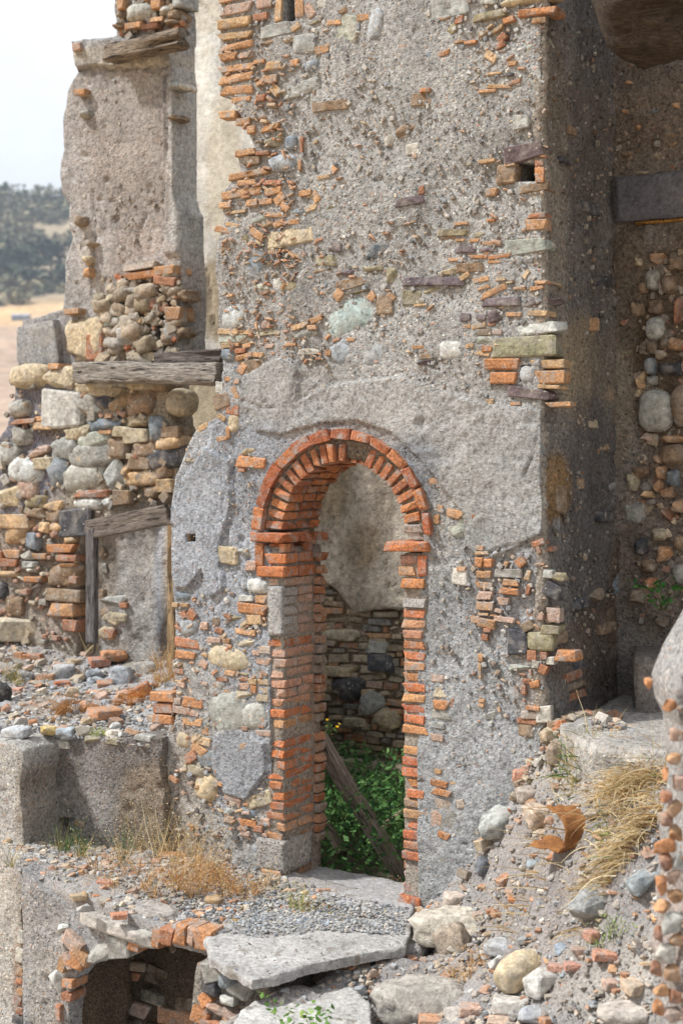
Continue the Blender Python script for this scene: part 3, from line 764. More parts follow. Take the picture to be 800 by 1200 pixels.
def box_core(name, x0, x1, y0, y1, z0, z1, col, parent, amp=.006, st=.05, mat='mortar'):
    bm = bmesh.new(); bmesh.ops.create_cube(bm, size=1)
    for v in bm.verts:
        v.co.x = x0 + (v.co.x + .5) * (x1 - x0); v.co.y = y0 + (v.co.y + .5) * (y1 - y0); v.co.z = z0 + (v.co.z + .5) * (z1 - z0)
    for ax, L_ in ((0, x1 - x0), (1, y1 - y0), (2, z1 - z0)):
        k = int(L_ / st)
        for i in range(1, k):
            co = [0, 0, 0]; co[ax] = (x0, y0, z0)[ax] + L_ * i / k; no = [0, 0, 0]; no[ax] = 1
            bmesh.ops.bisect_plane(bm, geom=bm.verts[:] + bm.edges[:] + bm.faces[:], plane_co=co, plane_no=no)
    me = bpy.data.meshes.new(name); bm.to_mesh(me); bm.free()
    n = len(me.vertices); co = np.zeros(n * 3); me.vertices.foreach_get('co', co); co = co.reshape(-1, 3)
    co += amp * 1.6 * np.stack([fbm(co, 7, 3, .6, s) for s in (1.1, 5.5, 9.9)], 1)
    me.vertices.foreach_set('co', co.astype(np.float32).ravel())
    a = me.color_attributes.new('col', 'FLOAT_COLOR', 'POINT')
    cc = np.tile(np.array(tuple(lin(col)) + (1,)), (n, 1)); cc[:, :3] *= (1 + .12 * fbm(co, 5, 3, .6, 4.4))[:, None]
    a.data.foreach_set('color', cc.astype(np.float32).ravel())
    for p in me.polygons: p.use_smooth = True
    me.update()
    return link(name, me, mat, parent)
def b3(parent, x0, x1, y0, y1, z0, z1, col, mesh='brick', rz=0.0, ry=0.0, name=None, var=.12):
    M = Matrix.Translation(((x0 + x1) / 2, (y0 + y1) / 2, (z0 + z1) / 2)) @ Matrix.Rotation(rz, 4, 'Z') @ Matrix.Rotation(ry + R.uniform(-.012, .012), 4, 'Y')
    return put(name or ('brick' if mesh == 'brick' else 'stone'), R.choice(POOL[mesh]), M, (x1 - x0, y1 - y0, z1 - z0), tint(lin(col), var), parent)
ljamb = box_core('jamb', XL - .17, XL - .011, .008, .44, -.05, 2.12, 'a0978c', tower)
rjamb = box_core('jamb', XR + .011, XR + .17, .006, .44, -.1, 2.12, 'a0978c', tower)
zl = lambda py: F0.uw(334, py)[1]
zr = lambda py: F0.uw(478, py)[1]
# left jamb courses, from the capital down (y of the top edge in the photograph, colours front/reveal)
courses = [(678, 'B8947C'), (689.5, 'a49c94'), (700, 'a7a09a'), (711.5, 'aaa39d'), (723.5, 'a8a19a'), (735, 'a59c95'), (749.5, 'b9683f'), (761, 'b98b70'), (773, 'b8937b'), (785.5, 'b98f75'),
           (797.5, 'bb8b70'), (808, 'b98c70'), (819.5, 'ba8a6b'), (832.5, 'bf6c42'), (844.5, 'ba835e'), (867.5, 'c06a40'), (880, 'c06a3e'), (892.5, 'bf6c42'), (905, 'c0693c'), (917, 'bd7048'),
           (929.5, 'bd6c42'), (941, 'bb6a44'), (953, 'bb7350'), (965.5, 'b98163'), (977.5, 'b97a55'), (989, 'aa8a72')]
for i, (y, col) in enumerate(courses):
    z1 = zl(y); z0 = z1 - .0535
    grey = 689 <= y <= 736
    fx = XL - (.11 if i % 2 else .14)
    j = R.uniform(-.006, .006); pr = -.004
    if y < 845 and not grey: pr = .0
    if grey:
        b3(ljamb, fx, XL, -.006, .16, z0, z1, 'a19d98'); b3(ljamb, XL - .12, XL + .002, .165, .34, z0, z1, 'ad8f7c')
    elif i % 3 == 0:
        b3(ljamb, fx, XL + j, -.008 + j, .33, z0, z1, col)
    elif i % 3 == 1:
        b3(ljamb, fx, XL + j, -.010 + j, .20, z0, z1, col); b3(ljamb, XL - .12, XL + j, .207, .34, z0, z1, col)
    else:
        b3(ljamb, fx + .05, XL + j, -.008, .15, z0, z1, col); b3(ljamb, XL - .12, XL + j, .156, .34, z0, z1, col)
    b3(ljamb, XL - .10, XL + .035 + j * 2, .35, .45, z0 - .012, z1 - .010, R.choice(['a97a58', '9c7a60', 'a8633f', '8f8070']))
b3(ljamb, XL - .13, XL - .05, .02, .2, zl(866), zl(857), '9b5a3c'); b3(ljamb, XL - .10, XL - .015, .12, .3, zl(867), zl(857), 'a8633f')
# cement patch and brick foot at the base of the left jamb
box_core('plaster_patch', XL - .118, XL - .006, -.013, .02, zl(746), zl(688), 'a9a8a6', ljamb, .006, .025)
box_core('plaster_patch', XL - .2, XL + .012, -.018, .30, zl(1023), zl(986), 'a8a49f', ljamb, .008, .03)
for k, (y0, y1) in enumerate(((1020, 1034), (1034, 1048))):
    for q in range(2):
        b3(ljamb, XL - .17, XL + .005, -.035 + q * .19, .145 + q * .19, zl(y1), zl(y0) - .004, R.choice(['b98a70', 'a87458', 'b07a5a']))
b3(ljamb, XL - .33, XL - .18, -.04, .12, zl(1047), zl(1026), 'a9948a', 'box')
# left capital: projecting slab, dentils, two slabs
z = [zl(v) for v in (624, 636.5, 648, 661.5, 663.5, 677)]
for q, (y0, y1) in enumerate(((-.055, .13), (.136, .30))):
    b3(ljamb, XL - (.27 if q == 0 else .15), XL + .035, y0, y1, z[1], z[0], 'b0603c')
b3(ljamb, XL - .21, XL - .15, -.03, .10, z[4] - .004, z[1] - .003, 'b36a44')
b3(ljamb, XL - .14, XL + .0, .01, .15, z[2], z[1] - .004, 'a85c3a'); b3(ljamb, XL - .04, XL + .008, -.015, .05, z[2], z[1] - .004, 'b56a42')
b3(ljamb, XL - .10, XL + .006, .22, .33, z[2], z[1] - .004, 'a85c3a')
b3(ljamb, XL - .145, XL + .012, -.02, .155, z[3], z[2] - .003, 'bd6a3e'); b3(ljamb, XL - .13, XL + .012, .16, .33, z[3], z[2] - .003, 'b3633c')
b3(ljamb, XL - .20, XL + .018, -.032, .15, z[5], z[4], 'bb683c'); b3(ljamb, XL - .16, XL + .018, .156, .34, z[5], z[4], 'b3633c')
for zz, cc in ((z[5], 'a8683f'), (z[3], '9d5c3c'), (z[1], 'ab6240')):
    b3(ljamb, XL - .1, XL + .05, .35, .45, zz, zz + .055, cc)
# right jamb
yr = [(699, 'a8a39d'), (711, 'c0886c')]
y = 701.0; tops = []
while y < 1046: tops.append(y); y += 12.35
bright = ['bf6c47', 'bd6240', 'c07a55', 'c27b55']
for i, y in enumerate(tops):
    z1 = zr(y); z0 = z1 - .0545
    if i == 0: col = 'a49e98'
    elif y < 780: col = ['b8704c', 'bb6a48', 'c08262', 'bf8a6c'][i % 4]
    elif y < 930: col = ['bf6340', 'bd6742', 'c17c50', 'bf6a44', 'bd8258'][i % 5]
    elif y < 950: col = 'b38a62'
    elif y < 1000: col = ['bf6a48', 'b9603f', 'b8755a'][i % 3]
    else: col = ['b88c7c', 'ad6a52', 'b3978a'][i % 3]
    w = .155 + (.03 if 838 < y < 862 or 925 < y < 960 else 0) - (.01 if y > 970 else 0)
    l = XR + R.uniform(-.010, .010) + (.03 if 905 < y < 925 else 0)
    f = -.012 + R.uniform(-.008, .008)
    if 858 < y < 868: f += .03; col = 'a8572f'
    if y > 1000: f = .004
    b3(rjamb, l, XR + w, f, .2, z0, z1, col, ry=R.uniform(-.02, .02)); b3(rjamb, XR - .002, XR + .12, .205, .42, z0, z1, col)
b3(rjamb, XR - .03, XR + .13, -.03, .2, zr(1064), zr(1049), 'b8623f')
box_core('plaster_patch', XR + .02, XR + .15, -.004, .1, zr(1100), zr(1062), 'a39e98', rjamb, .008, .03)
z = [zr(v) for v in (634, 647, 650, 662, 663, 675.5, 677.5, 689)]
b3(rjamb, XR - .11, XR + .19, -.055, .14, z[1], z[0], 'b8683f', ry=-.03); b3(rjamb, XR - .07, XR + .15, .146, .32, z[1], z[0], 'b0603c')
b3(rjamb, XR - .03, XR + .10, -.012, .2, z[3], z[2], 'b08068'); b3(rjamb, XR - .03, XR + .09, -.012, .2, z[5], z[4], 'b98262')
b3(rjamb, XR + .103, XR + .165, -.022, .12, z[5], z[2], 'b86039')
b3(rjamb, XR - .02, XR + .165, -.03, .2, z[7], z[6], 'bd7446')
for k in range(4): b3(rjamb, XR - .0, XR + .12, .205, .42, z[7] + .056 * k, z[7] + .056 * k + .052, 'a9603d')
b3(rjamb, XR + .03, XR + .14, .0, .12, zr(633), zr(618), 'a5a09a', 'box', name='stone')

# ================================================================ TOWER side face, in shade
SX = xr
SD = side(SX)
sidew = thing('tower_side_wall', 'dark damp-stained side wall of the tower to the right of its corner', 'wall', (SX, 0, 0))
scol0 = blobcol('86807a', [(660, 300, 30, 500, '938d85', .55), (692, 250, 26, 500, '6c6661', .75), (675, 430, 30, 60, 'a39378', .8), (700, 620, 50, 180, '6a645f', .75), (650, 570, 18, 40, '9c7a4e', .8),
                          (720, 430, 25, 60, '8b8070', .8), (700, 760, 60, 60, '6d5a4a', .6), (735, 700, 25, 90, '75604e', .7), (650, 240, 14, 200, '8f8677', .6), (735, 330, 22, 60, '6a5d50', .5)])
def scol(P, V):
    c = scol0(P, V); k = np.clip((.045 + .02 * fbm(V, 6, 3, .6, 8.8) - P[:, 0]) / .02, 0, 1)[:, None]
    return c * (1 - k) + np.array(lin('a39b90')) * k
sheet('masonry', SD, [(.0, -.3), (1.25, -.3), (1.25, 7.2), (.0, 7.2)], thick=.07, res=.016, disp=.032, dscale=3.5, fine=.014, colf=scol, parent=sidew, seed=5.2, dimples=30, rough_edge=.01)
pieces(SD, """
660 786 682 797 r; 668 773 690 787 k; 656 800 686 808 e; 664 810 684 820 r; 640 712 655 729 p; 639 330 655 334 t; 655 474 668 478 o; 672 488 700 500 c; 677 492 688 495 o; 678 496 687 499 o
640 380 652 386 o; 642 395 652 402 t; 645 404 656 410 o; 641 640 650 646 r; 690 372 700 388 o; 720 666 742 702 b 10; 700 325 728 336 k; 650 570 662 600 e; 700 520 712 528 e; 664 150 672 158 e
690 690 712 705 e; 700 730 720 742 e; 672 700 690 712 k; 655 740 672 752 e; 700 600 716 612 k; 680 240 700 250 k; 655 186 667 192 k; 700 450 720 470 e; 676 560 688 572 e; 712 560 728 575 g
""", sidew)
sb = Bits(); scatter(sb, SD, (646, -30, 745, 830), 1300, hexcols('6f665b 8a7f70 4d4742 9a8a70 5b5148 9a8f80 8b6a50 8a8378 a09a90'), .006, .036, .5, rotj=60); sb.build('pebbles', 'rubble_bits', sidew)
for k in range(0): pass

# ================================================================ recessed wall to the right, parallel to the front
RY = 1.12
FR = front(RY)
rightw = thing('recessed_wall', 'shaded rubble wall at the far right with round cobbles exposed and a dark beam in it', 'wall', (SX, RY, 0))
rcol = blobcol('857d74', [(760, 140, 70, 90, '887a69', .6), (740, 340, 25, 90, '766652', .7), (725, 480, 20, 80, '9a8d78', .6), (790, 420, 50, 150, '6a5843', .8), (770, 640, 50, 120, '8a7b6c', .6), (700, 230, 20, 200, '5e554c', .6)])
x0 = SX - .1
sheet('masonry', FR, [(x0, -.3), (4.2, -.3), (4.2, 7.2), (x0, 7.2)], thick=.45, res=.024, disp=.045, dscale=3, fine=.016, colf=rcol, parent=rightw, seed=8.8, dimples=60,
      raised=[(pixpoly(FR, [(690, -60), (850, -60), (850, 300), (768, 300), (745, 400), (748, 620), (700, 640), (690, 400)]), .06, .03)])
pieces(FR, """
757 316 774 341 G; 757 371 781 401 G; 772 393 790 410 e; 757 400 773 415 e; 768 409 783 422 c; 757 419 771 440 b; 770 424 802 443 k; 748 430 759 456 t; 759 440 771 452 G; 749 455 789 507 G
787 450 812 502 e; 730 372 742 382 r; 750 507 768 518 p; 773 510 805 520 o; 775 519 803 546 e; 768 530 780 545 o; 769 546 783 563 o; 766 560 780 578 o; 776 567 791 583 o; 780 550 797 573 b
742 545 762 560 e; 735 551 750 576 c; 731 587 757 613 G; 752 575 768 584 t; 777 590 790 613 r; 788 583 803 602 o; 750 330 760 345 e; 776 322 795 345 e; 790 350 803 380 r; 760 352 780 368 e
785 395 803 412 o; 740 352 756 372 e; 745 300 757 314 c; 765 296 782 312 o; 783 300 803 318 e; 790 625 806 645 e; 764 618 784 634 c; 745 630 760 650 k; 772 640 790 660 o; 750 655 772 672 e
790 660 806 684 g; 755 676 775 690 r; 738 690 755 706 e; 762 130 778 138 b; 730 130 742 136 o; 745 148 756 156 o; 778 155 795 165 e; 735 95 750 103 o; 782 190 800 204 r; 715 100 726 110 c
745 200 770 210 c; 730 178 745 186 e; 757 96 775 106 e; 790 120 803 130 o; 800 480 822 500 G; 812 300 835 330 G; 815 350 840 372 e; 812 400 830 430 c; 815 520 840 540 o; 810 560 835 590 G; 810 610 830 630 e
""", rightw, pro=.085, depth=.24, rough=4)
sb = Bits(); scatter(sb, FR, (745, 290, 860, 730), 520, hexcols('8a7a66 6f5f4e a08c70 9c7058 6a6158 93887a b9a788'), .02, .09, .55, rotj=60, pro=.01)
scatter(sb, FR, (700, -30, 860, 300), 1000, hexcols('8a7a66 6f5f4e a08c70 93887a 5a5148 8f7260 9f988c 8a8378'), .008, .05, .5, rotj=50, pro=.05, inside=None); sb.build('rubble_fill', 'rubble_bits', rightw)

# ================================================================ generic dry masonry fill (courses of stones)
def courses_fill(pl, parent, inside, u0, u1, w0, w1, hrange, wrange, cols, pro=(0, .03), avoid=(), depth=.14, kinds=('box', 'box', 'box', 'ang', 'brick'), limit=290):
    w = w0; n = 0
    while w < w1:
        h = R.uniform(*hrange); u = u0 - R.uniform(0, .1)
        while u < u1:
            l = R.uniform(*wrange)
            if R.random() < .25: l *= .5
            c = np.array([[u + l / 2, w + h / 2]])
            if in_poly(c, inside)[0] and not any(in_poly(c, a)[0] for a in avoid):
                if n < limit:
                    k = R.choice(kinds); p = R.uniform(*pro); hh = h * R.uniform(.8, 1.0)
                    M = Matrix.Translation(pl.pt(u + l / 2, w + h / 2 + R.uniform(-.006, .006), p - depth / 2)) @ pl.rot(math.radians(R.gauss(0, 3)))
                    c_ = R.choice(ORANGE) if k == 'brick' else R.choice(cols)
                    put('brick' if k == 'brick' else 'stone', R.choice(POOL[k]), M, (l * .97, depth, hh), tint(c_, .16), parent); n += 1
            u += l
        w += h * .97
    return n

# room behind the doorway: back wall, plaster above, bare stone courses below
FB = front(3.4)
back = thing('room_back_wall', 'shaded inner wall seen through the doorway, streaked plaster above bare stone courses', 'wall', (-1.4, 3.4, 0))
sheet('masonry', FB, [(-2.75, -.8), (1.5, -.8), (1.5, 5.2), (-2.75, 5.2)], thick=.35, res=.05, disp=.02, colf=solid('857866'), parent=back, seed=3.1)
pedge = pixpoly(FB, [(368, 480), (368, 560), (372, 610), (376, 660), (384, 680), (395, 690), (410, 706), (422, 716), (450, 716), (480, 712), (560, 700), (600, 480)])
pl_ = front(3.33)
pcolf = blobcol('b0a595', [(390, 560, 30, 50, '87795f', .7), (450, 570, 14, 90, '8a7d6c', .6), (415, 600, 10, 60, 'aba293', .6), (440, 680, 40, 50, '968b7b', .5), (425, 640, 20, 30, '8d7c62', .6), (480, 600, 12, 70, 'aa9f8e', .5)], streak=.6)
sheet('plaster', pl_, pedge, thick=.07, res=.025, disp=.008, fine=.003, colf=pcolf, mat='plaster', parent=back, seed=6.1, dimples=70, rough_edge=.05, cracks=[(pixpoly(pl_, [(384, 600), (400, 640), (396, 690)]), .012, .03), (pixpoly(pl_, [(452, 560), (446, 620), (458, 700)]), .01, .03)])
stz = pixpoly(FB, [(340, 560), (372, 600), (378, 665), (400, 700), (425, 716), (520, 712), (540, 905), (340, 905)])
courses_fill(FB, back, stz, -2.5, -.55, .10, 2.2, (.045, .085), (.10, .30), hexcols('a39276 98866a ab997e 8a8173 7d7a76 998d77 a08a6c b0a28a'), pro=(.02, .06))
pieces(front(3.36), "391 795 426 820 k; 434 768 459 785 k; 424 812 448 836 g; 440 833 466 852 c; 380 738 418 750 c; 432 752 454 764 g; 405 842 427 850 c; 378 782 410 793 c; 376 540 406 552 e", back, depth=.12, pro=.04)
box_core('ledge', -2.6, 1.2, 3.08, 3.4, -.6, .09, 'a89c88', back, .02, .09)
box_core('broken_beam', -1.98, -1.66, 3.2, 3.36, 2.6, 2.66, '5c5145', back, .01, .06)
# cream plastered wall, further left
cream = thing('cream_plaster_wall', 'smooth cream plastered wall standing behind the tall grey wall fragment', 'wall', (-3.4, 3.7, 0))
ccol = blobcol('d2ccc0', [(270, 350, 40, 60, '9c8868', .8), (250, 470, 40, 60, 'ab9978', .8), (240, 150, 12, 120, 'dcd4c4', .5), (262, 200, 20, 90, 'cfc0a4', .6), (245, 20, 30, 20, 'b8ab94', .6)], streak=.35)
CLX = front(3.7).uw(168, 300)[0]
sheet('plaster', front(3.7), [(CLX, -.6), (-2.45, -.6), (-2.45, 8.0), (CLX, 8.0)], cracks=[(pixpoly(front(3.7), q), .02, .04) for q in ([(238, 300), (246, 340), (250, 380), (262, 400)], [(228, 0), (243, 12), (256, 30)], [(228, 450), (224, 480), (226, 520)])], thick=.3, res=.03, disp=.012, dscale=1.5, fine=.002, colf=ccol, mat='smooth_plaster', parent=cream, seed=2.2, dimples=20)

# ================================================================ tall grey wall fragment, upper left
FU = front(2.35)
tall = thing('tall_wall_fragment', 'tall broken grey plastered wall with ragged left edge and cornice band', 'wall', (-3.2, 2.35, 0))
ucol = blobcol('999590', [(150, 200, 60, 130, '9b8f84', .75), (212, 180, 14, 160, 'b4b0a8', .85), (130, 110, 60, 40, '9d968d', .6), (110, 290, 25, 70, 'a8a199', .8), (140, 65, 70, 14, 'b0a797', .7), (90, 200, 18, 120, 'a49d95', .5),
                          (170, 330, 50, 60, 'a3958a', .6), (60, 400, 60, 40, '8f8a86', .7)])
tout = pixpoly(FU, [(134, -60), (136, 12), (137, 42), (86, 50), (88, 72), (92, 84), (80, 105), (78, 125), (74, 150), (76, 175), (71, 195), (73, 225), (82, 240), (80, 262), (86, 280), (78, 305), (76, 340), (74, 362), (26, 376),
                    (28, 400), (34, 432), (212, 440), (214, 330), (210, 250), (204, 225), (206, 150), (203, 60), (198, -60)])
slot = pixpoly(FU, [(184, 337), (198, 337), (194, 372), (190, 395), (184, 420), (177, 412), (182, 380)])
sheet('masonry', FU, tout, thick=.34, res=.020, disp=.016, dscale=2.6, fine=.006, colf=ucol, mat='plaster', parent=tall, seed=4.4, dimples=110, holes=[slot], cracks=[(pixpoly(FU, q), w_, .04) for q, w_ in (([(108, 225), (112, 270), (106, 320), (110, 350)], .02), ([(170, 250), (160, 280), (168, 310)], .014), ([(196, 90), (198, 160), (193, 230)], .016), ([(86, 80), (130, 81), (200, 79)], .014))],
      raised=[(pixpoly(FU, [(86, 45), (225, 45), (225, 78), (90, 81)]), .05, .012), (pixpoly(FU, [(192, 78), (210, 78), (210, 300), (194, 300)]), .03, .01)], rough_edge=.02)
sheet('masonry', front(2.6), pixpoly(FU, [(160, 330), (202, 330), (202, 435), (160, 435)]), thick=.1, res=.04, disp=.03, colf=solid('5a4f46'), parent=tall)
pieces(FU, """
150 3 186 26 G; 184 2 196 14 o; 190 6 204 20 w; 144 -4 152 14 o; 200 12 216 26 e; 176 -8 196 2 o; 206 -4 222 12 g; 136 28 150 36 e; 152 28 172 36 o; 172 30 192 36 r; 182 22 198 28 o; 140 12 150 24 e; 196 24 214 32 e
92 52 102 62 p; 94 106 106 113 o; 96 130 110 140 g; 92 252 104 266 e; 100 282 118 290 e; 100 300 112 312 c; 104 315 112 325 o; 215 98 222 106 w; 200 136 214 142 e; 202 98 214 106 g
150 309 188 317 d -4; 151 319 189 328 O -3; 187 312 214 324 o -3; 186 325 212 335 r 8; 128 372 153 382 N; 155 413 190 424 c; 27 377 74 431 a; 75 372 128 428 c; 108 390 127 424 r; 200 360 218 376 o; 166 338 176 348 o
164 372 172 380 t; 208 384 222 396 e; 192 390 206 405 e; 150 392 170 405 e; 156 352 168 360 c; 168 422 180 428 o; 128 344 142 358 c; 82 362 100 369 o; 135 390 146 402 e; 212 340 226 354 e
""", tall, pro=.09, depth=.24, rough=True)
sb = Bits(); scatter(sb, FU, (86, 90, 205, 350), 200, hexcols('999590 a8a298 8a8279 b3ada3'), .012, .045, .5, rotj=60, pro=-.004); scatter(sb, FU, (124, 325, 214, 430), 330, hexcols('a3937a 8a7660 b5a68c a05a3c 7d7466'), .03, .1, .5, rotj=60, pro=.05)
scatter(sb, FU, (138, -30, 220, 45), 120, hexcols('a3937a 8a7660 9c9890 a8633f 7d7466'), .03, .1, .5, rotj=40, pro=.03); sb.build('rubble_fill', 'rubble_bits', tall)

def rock_cluster(pl, rect, n, cols, smin, smax, parent, pro=.05, skip=()):
    for _ in range(n):
        px, py = R.uniform(rect[0], rect[2]), R.uniform(rect[1], rect[3])
        u, w = pl.uw(px, py)
        if any(in_poly(np.array([[u, w]]), s_)[0] for s_ in skip): continue
        s = R.uniform(smin, smax)
        put('stone', R.choice(POOL[R.choice(('rock', 'rock', 'ang', 'cob'))]), Matrix.Translation(pl.pt(u, w, pro - .05)) @ pl.rot(R.uniform(-.6, .6)), (s, s * .8, s * R.uniform(.45, .9)), tint(lin(R.choice(cols)), .12), parent)
rock_cluster(FU, (122, 335, 182, 432), 42, ['a3937f', '94866f', 'a89c8a', '8b7d6b', 'a39e96'], .10, .24, tall, .09, [slot])
rock_cluster(FU, (198, 318, 210, 432), 16, ['a3937f', '94866f', 'a89c8a', '8b7d6b', 'a39e96'], .10, .20, tall, .06, [slot])
rock_cluster(FU, (86, 240, 108, 360), 8, ['a39e96', 'a3937f'], .06, .14, tall, .0)

# ================================================================ rubble wall below it
FL = front(2.1)
rub = thing('rubble_wall', 'collapsing wall of loose field stones under the weathered lintel beam', 'wall', (-3.2, 2.1, .9))
rout = pixpoly(FL, [(20, 430), (60, 432), (93, 440), (196, 440), (198, 470), (204, 500), (210, 560), (196, 592), (112, 612), (96, 640), (92, 700), (90, 790), (-80, 790), (-80, 560), (-20, 548), (6, 500), (16, 470)])
lcol = blobcol('9e9384', [(50, 500, 45, 90, '87858c', .85), (20, 560, 40, 60, '7d7c84', .8), (120, 500, 60, 60, '93877a', .5), (60, 680, 60, 80, 'a09284', .6), (200, 480, 40, 60, 'a0937e', .7)])
sheet('masonry', FL, rout, thick=.3, res=.022, disp=.05, dscale=2.6, fine=.008, colf=lcol, parent=rub, seed=9.3, dimples=40, rough_edge=.03)
pieces(FL, """
15 429 56 453 c; 57 431 92 453 c; 63 426 78 433 o; 57 459 100 498 W; 89 449 146 464 c 3; 112 446 152 455 g; 92 464 120 486 g; 116 464 136 480 k; 134 462 150 482 t; 104 487 146 505 b; 17 491 50 497 r -3; 48 488 63 494 o
45 495 67 503 t; 130 484 138 490 o; 151 456 184 486 e; 153 446 180 457 c; 178 446 200 458 e; 152 487 178 500 c; 178 487 197 516 b; 139 501 157 512 c; 152 503 179 518 c; 97 507 132 524 n -12; 82 499 110 514 c
121 504 138 509 o; 86 521 134 547 g -6; 130 512 152 536 e; 160 517 186 535 e -8; 186 512 216 527 t -8; 178 524 221 548 k -12; 157 536 179 550 e; 160 532 168 539 r 30; 124 537 152 575 g; 76 543 122 573 G -9
147 544 161 556 t; 152 551 188 568 t -4; 186 545 209 561 e; 60 536 85 569 b -20; 15 537 50 564 W 6; 47 537 66 549 c; 1 565 30 590 C; 25 563 47 583 p; 36 522 60 535 p; 64 515 94 538 g -15; 80 500 110 516 c
92 574 135 583 r; 92 583 122 597 W; 123 580 140 594 W; 58 587 77 598 t -4; 35 581 60 595 y; 36 596 58 608 e; 55 598 76 613 e; 77 597 110 626 k; -2 604 40 618 t; 12 617 38 636 t; 51 612 63 623 t; 63 612 80 624 t
78 626 95 637 t; 60 637 96 648 O; 45 648 60 655 o; 74 649 96 658 r; 11 644 29 654 o; -2 645 10 653 r; -2 654 26 664 r; 28 645 46 656 G; 34 658 47 664 w; 35 665 46 671 w; -2 668 26 676 t; 32 675 56 682 O
62 663 95 686 e; -4 682 12 700 k; 12 700 30 720 e; 170 570 190 585 e; 140 575 160 590 e; 190 562 206 576 t; 198 458 222 485 c; 196 500 214 512 e; 20 500 38 520 g; 2 520 24 545 g; 24 545 34 556 k
36 624 50 642 b; 14 470 34 488 g; 76 660 94 664 o; 60 690 96 704 e; 62 706 94 722 o; 80 724 96 740 r
""", rub, pro=.088, depth=.26, rough=3)
sb = Bits(); scatter(sb, FL, (5, 440, 225, 600), 300, hexcols('a3937a 8a7660 b5a68c a07a60 7d7466 9c9890 8a8478'), .03, .10, .5, rotj=40, pro=.05, inside=rout)
scatter(sb, FL, (-40, 600, 100, 760), 240, hexcols('a3937a a87a60 b5a68c a07860 8d8478 b98d77'), .03, .10, .4, rotj=25, pro=.05, inside=rout); sb.build('rubble_fill', 'rubble_bits', rub)
# plastered wall seen through the small doorway
dp = thing('small_doorway_wall', 'pitted grey plaster wall seen through the small wooden door frame', 'wall', (-2.9, 2.75, .8))
dcol = blobcol('a6a199', [(125, 660, 14, 60, '8d8172', .8), (150, 740, 50, 25, '9a9690', .7), (188, 680, 8, 80, 'a3a3a6', .8), (202, 690, 12, 90, 'a39580', .8), (196, 745, 10, 25, '5a4d40', .8)])
sheet('plaster', front(2.16), pixpoly(front(2.16), [(116, 600), (205, 590), (215, 800), (112, 800)]), thick=.1, res=.03, disp=.03, colf=dcol, mat='plaster', parent=dp, seed=7.4, dimples=50)
pieces(front(2.16), "118 640 128 655 e; 120 660 128 672 g; 118 690 126 702 e; 122 698 148 706 g; 120 710 136 722 e; 143 706 152 712 r; 124 718 150 728 c; 117 735 136 748 c; 125 736 138 748 r; 130 724 142 732 c", dp, pro=.05)

def beam(name, A, B, w, h, col, parent=None, seg=70, knots=.012, up=Vector((0, 0, 1)), taper=1.0, mat='old_wood', split=0.0):
    """weathered timber from A to B"""
    A, B = Vector(A), Vector(B); X = (B - A).normalized(); up = Vector((0, 1, 0)) if abs(X.z) > .9 else up; Y = up.cross(X).normalized(); Zv = X.cross(Y)
    Ln = (B - A).length; V = []; Fq = []; n = 44
    for i in range(seg + 1):
        t_ = i / seg; k = 1 + (taper - 1) * t_
        for j in range(n):
            a = 2 * math.pi * j / n; ca, sa = math.cos(a), math.sin(a)
            y = math.copysign(abs(ca) ** .35, ca) * w / 2 * k; z_ = math.copysign(abs(sa) ** .35, sa) * h / 2 * k
            V.append((t_ * Ln, y, z_))
    V = np.array(V); sd = R.uniform(0, 50)
    g = np.c_[V[:, 0] * .8, V[:, 1] * 9, V[:, 2] * 9]
    d = knots * 1.8 * fbm(g, 1.6, 4, .65, sd); rr = np.linalg.norm(V[:, 1:], axis=1) + 1e-6
    crack = knots * 2.6 * np.clip(fbm(np.c_[V[:, 0] * .35, V[:, 1] * 16, V[:, 2] * 16], 1.5, 2, .5, sd + 9) - .25, 0, 1) * 3
    V[:, 1:] *= (1 + ((d - crack) / rr))[:, None]
    V[:, 0] += np.where((V[:, 0] < .01) | (V[:, 0] > Ln - .01), fbm(g, 3, 3, .6, sd + 4) * .05, 0)
    for i in range(seg):
        for j in range(n): Fq.append((i * n + j, i * n + (j + 1) % n, i * n + n + (j + 1) % n, i * n + n + j))
    V = list(map(tuple, V)); c0, c1 = len(V), len(V) + 1
    m0 = np.mean(V[:n], 0); m1 = np.mean(V[-n:], 0); V += [tuple(m0), tuple(m1)]
    faces = [tuple(f) for f in Fq] + [(c0, (j + 1) % n, j) for j in range(n)] + [(c1, seg * n + j, seg * n + (j + 1) % n) for j in range(n)]
    me = bpy.data.meshes.new(name); me.from_pydata(V, [], faces)
    for p in me.polygons: p.use_smooth = True
    me.update(); me.materials.append(MATS[mat])
    o = bpy.data.objects.new(name, me); COL.objects.link(o)
    M = Matrix((X, Y, Zv)).transposed().to_4x4(); M.translation = A
    o.matrix_world = M; o.color = tuple(lin(col)) + (1,)
    if parent is not None:
        o.parent = parent; o.matrix_parent_inverse = world_of(parent).inverted(); o.matrix_basis = M
    return o
A, B = onY(93, 437, 1.95), onY(262, 438, 1.80)
tagged(beam('lintel_beam', A, B, .17, .17, '9b958d', knots=.02), 'cracked silver-grey lintel beam lying across the rubble wall on the left', 'wooden beam')
A, B = onY(186, 421, 2.2), onY(264, 416, 2.1)
tagged(beam('short_beam', A, B, .12, .10, '6f6560'), 'shorter dark timber lying behind and above the cracked lintel beam', 'wooden beam')
A, B = onY(130, 63, 2.22), onY(215, 44, 2.1)
tagged(beam('driftwood_log', A, B, .16, .15, '8d8071', knots=.03, taper=.9), 'bleached split log resting on the cornice of the tall wall fragment', 'log')
frame = thing('door_frame', 'old grey wooden door frame leaning under the loose stones', 'door frame', (-2.9, 2.0, .9))
beam('head_rail', onY(103, 621, 1.80), onY(198, 603, 1.78), .06, .165, '7f756c', frame, knots=.004)
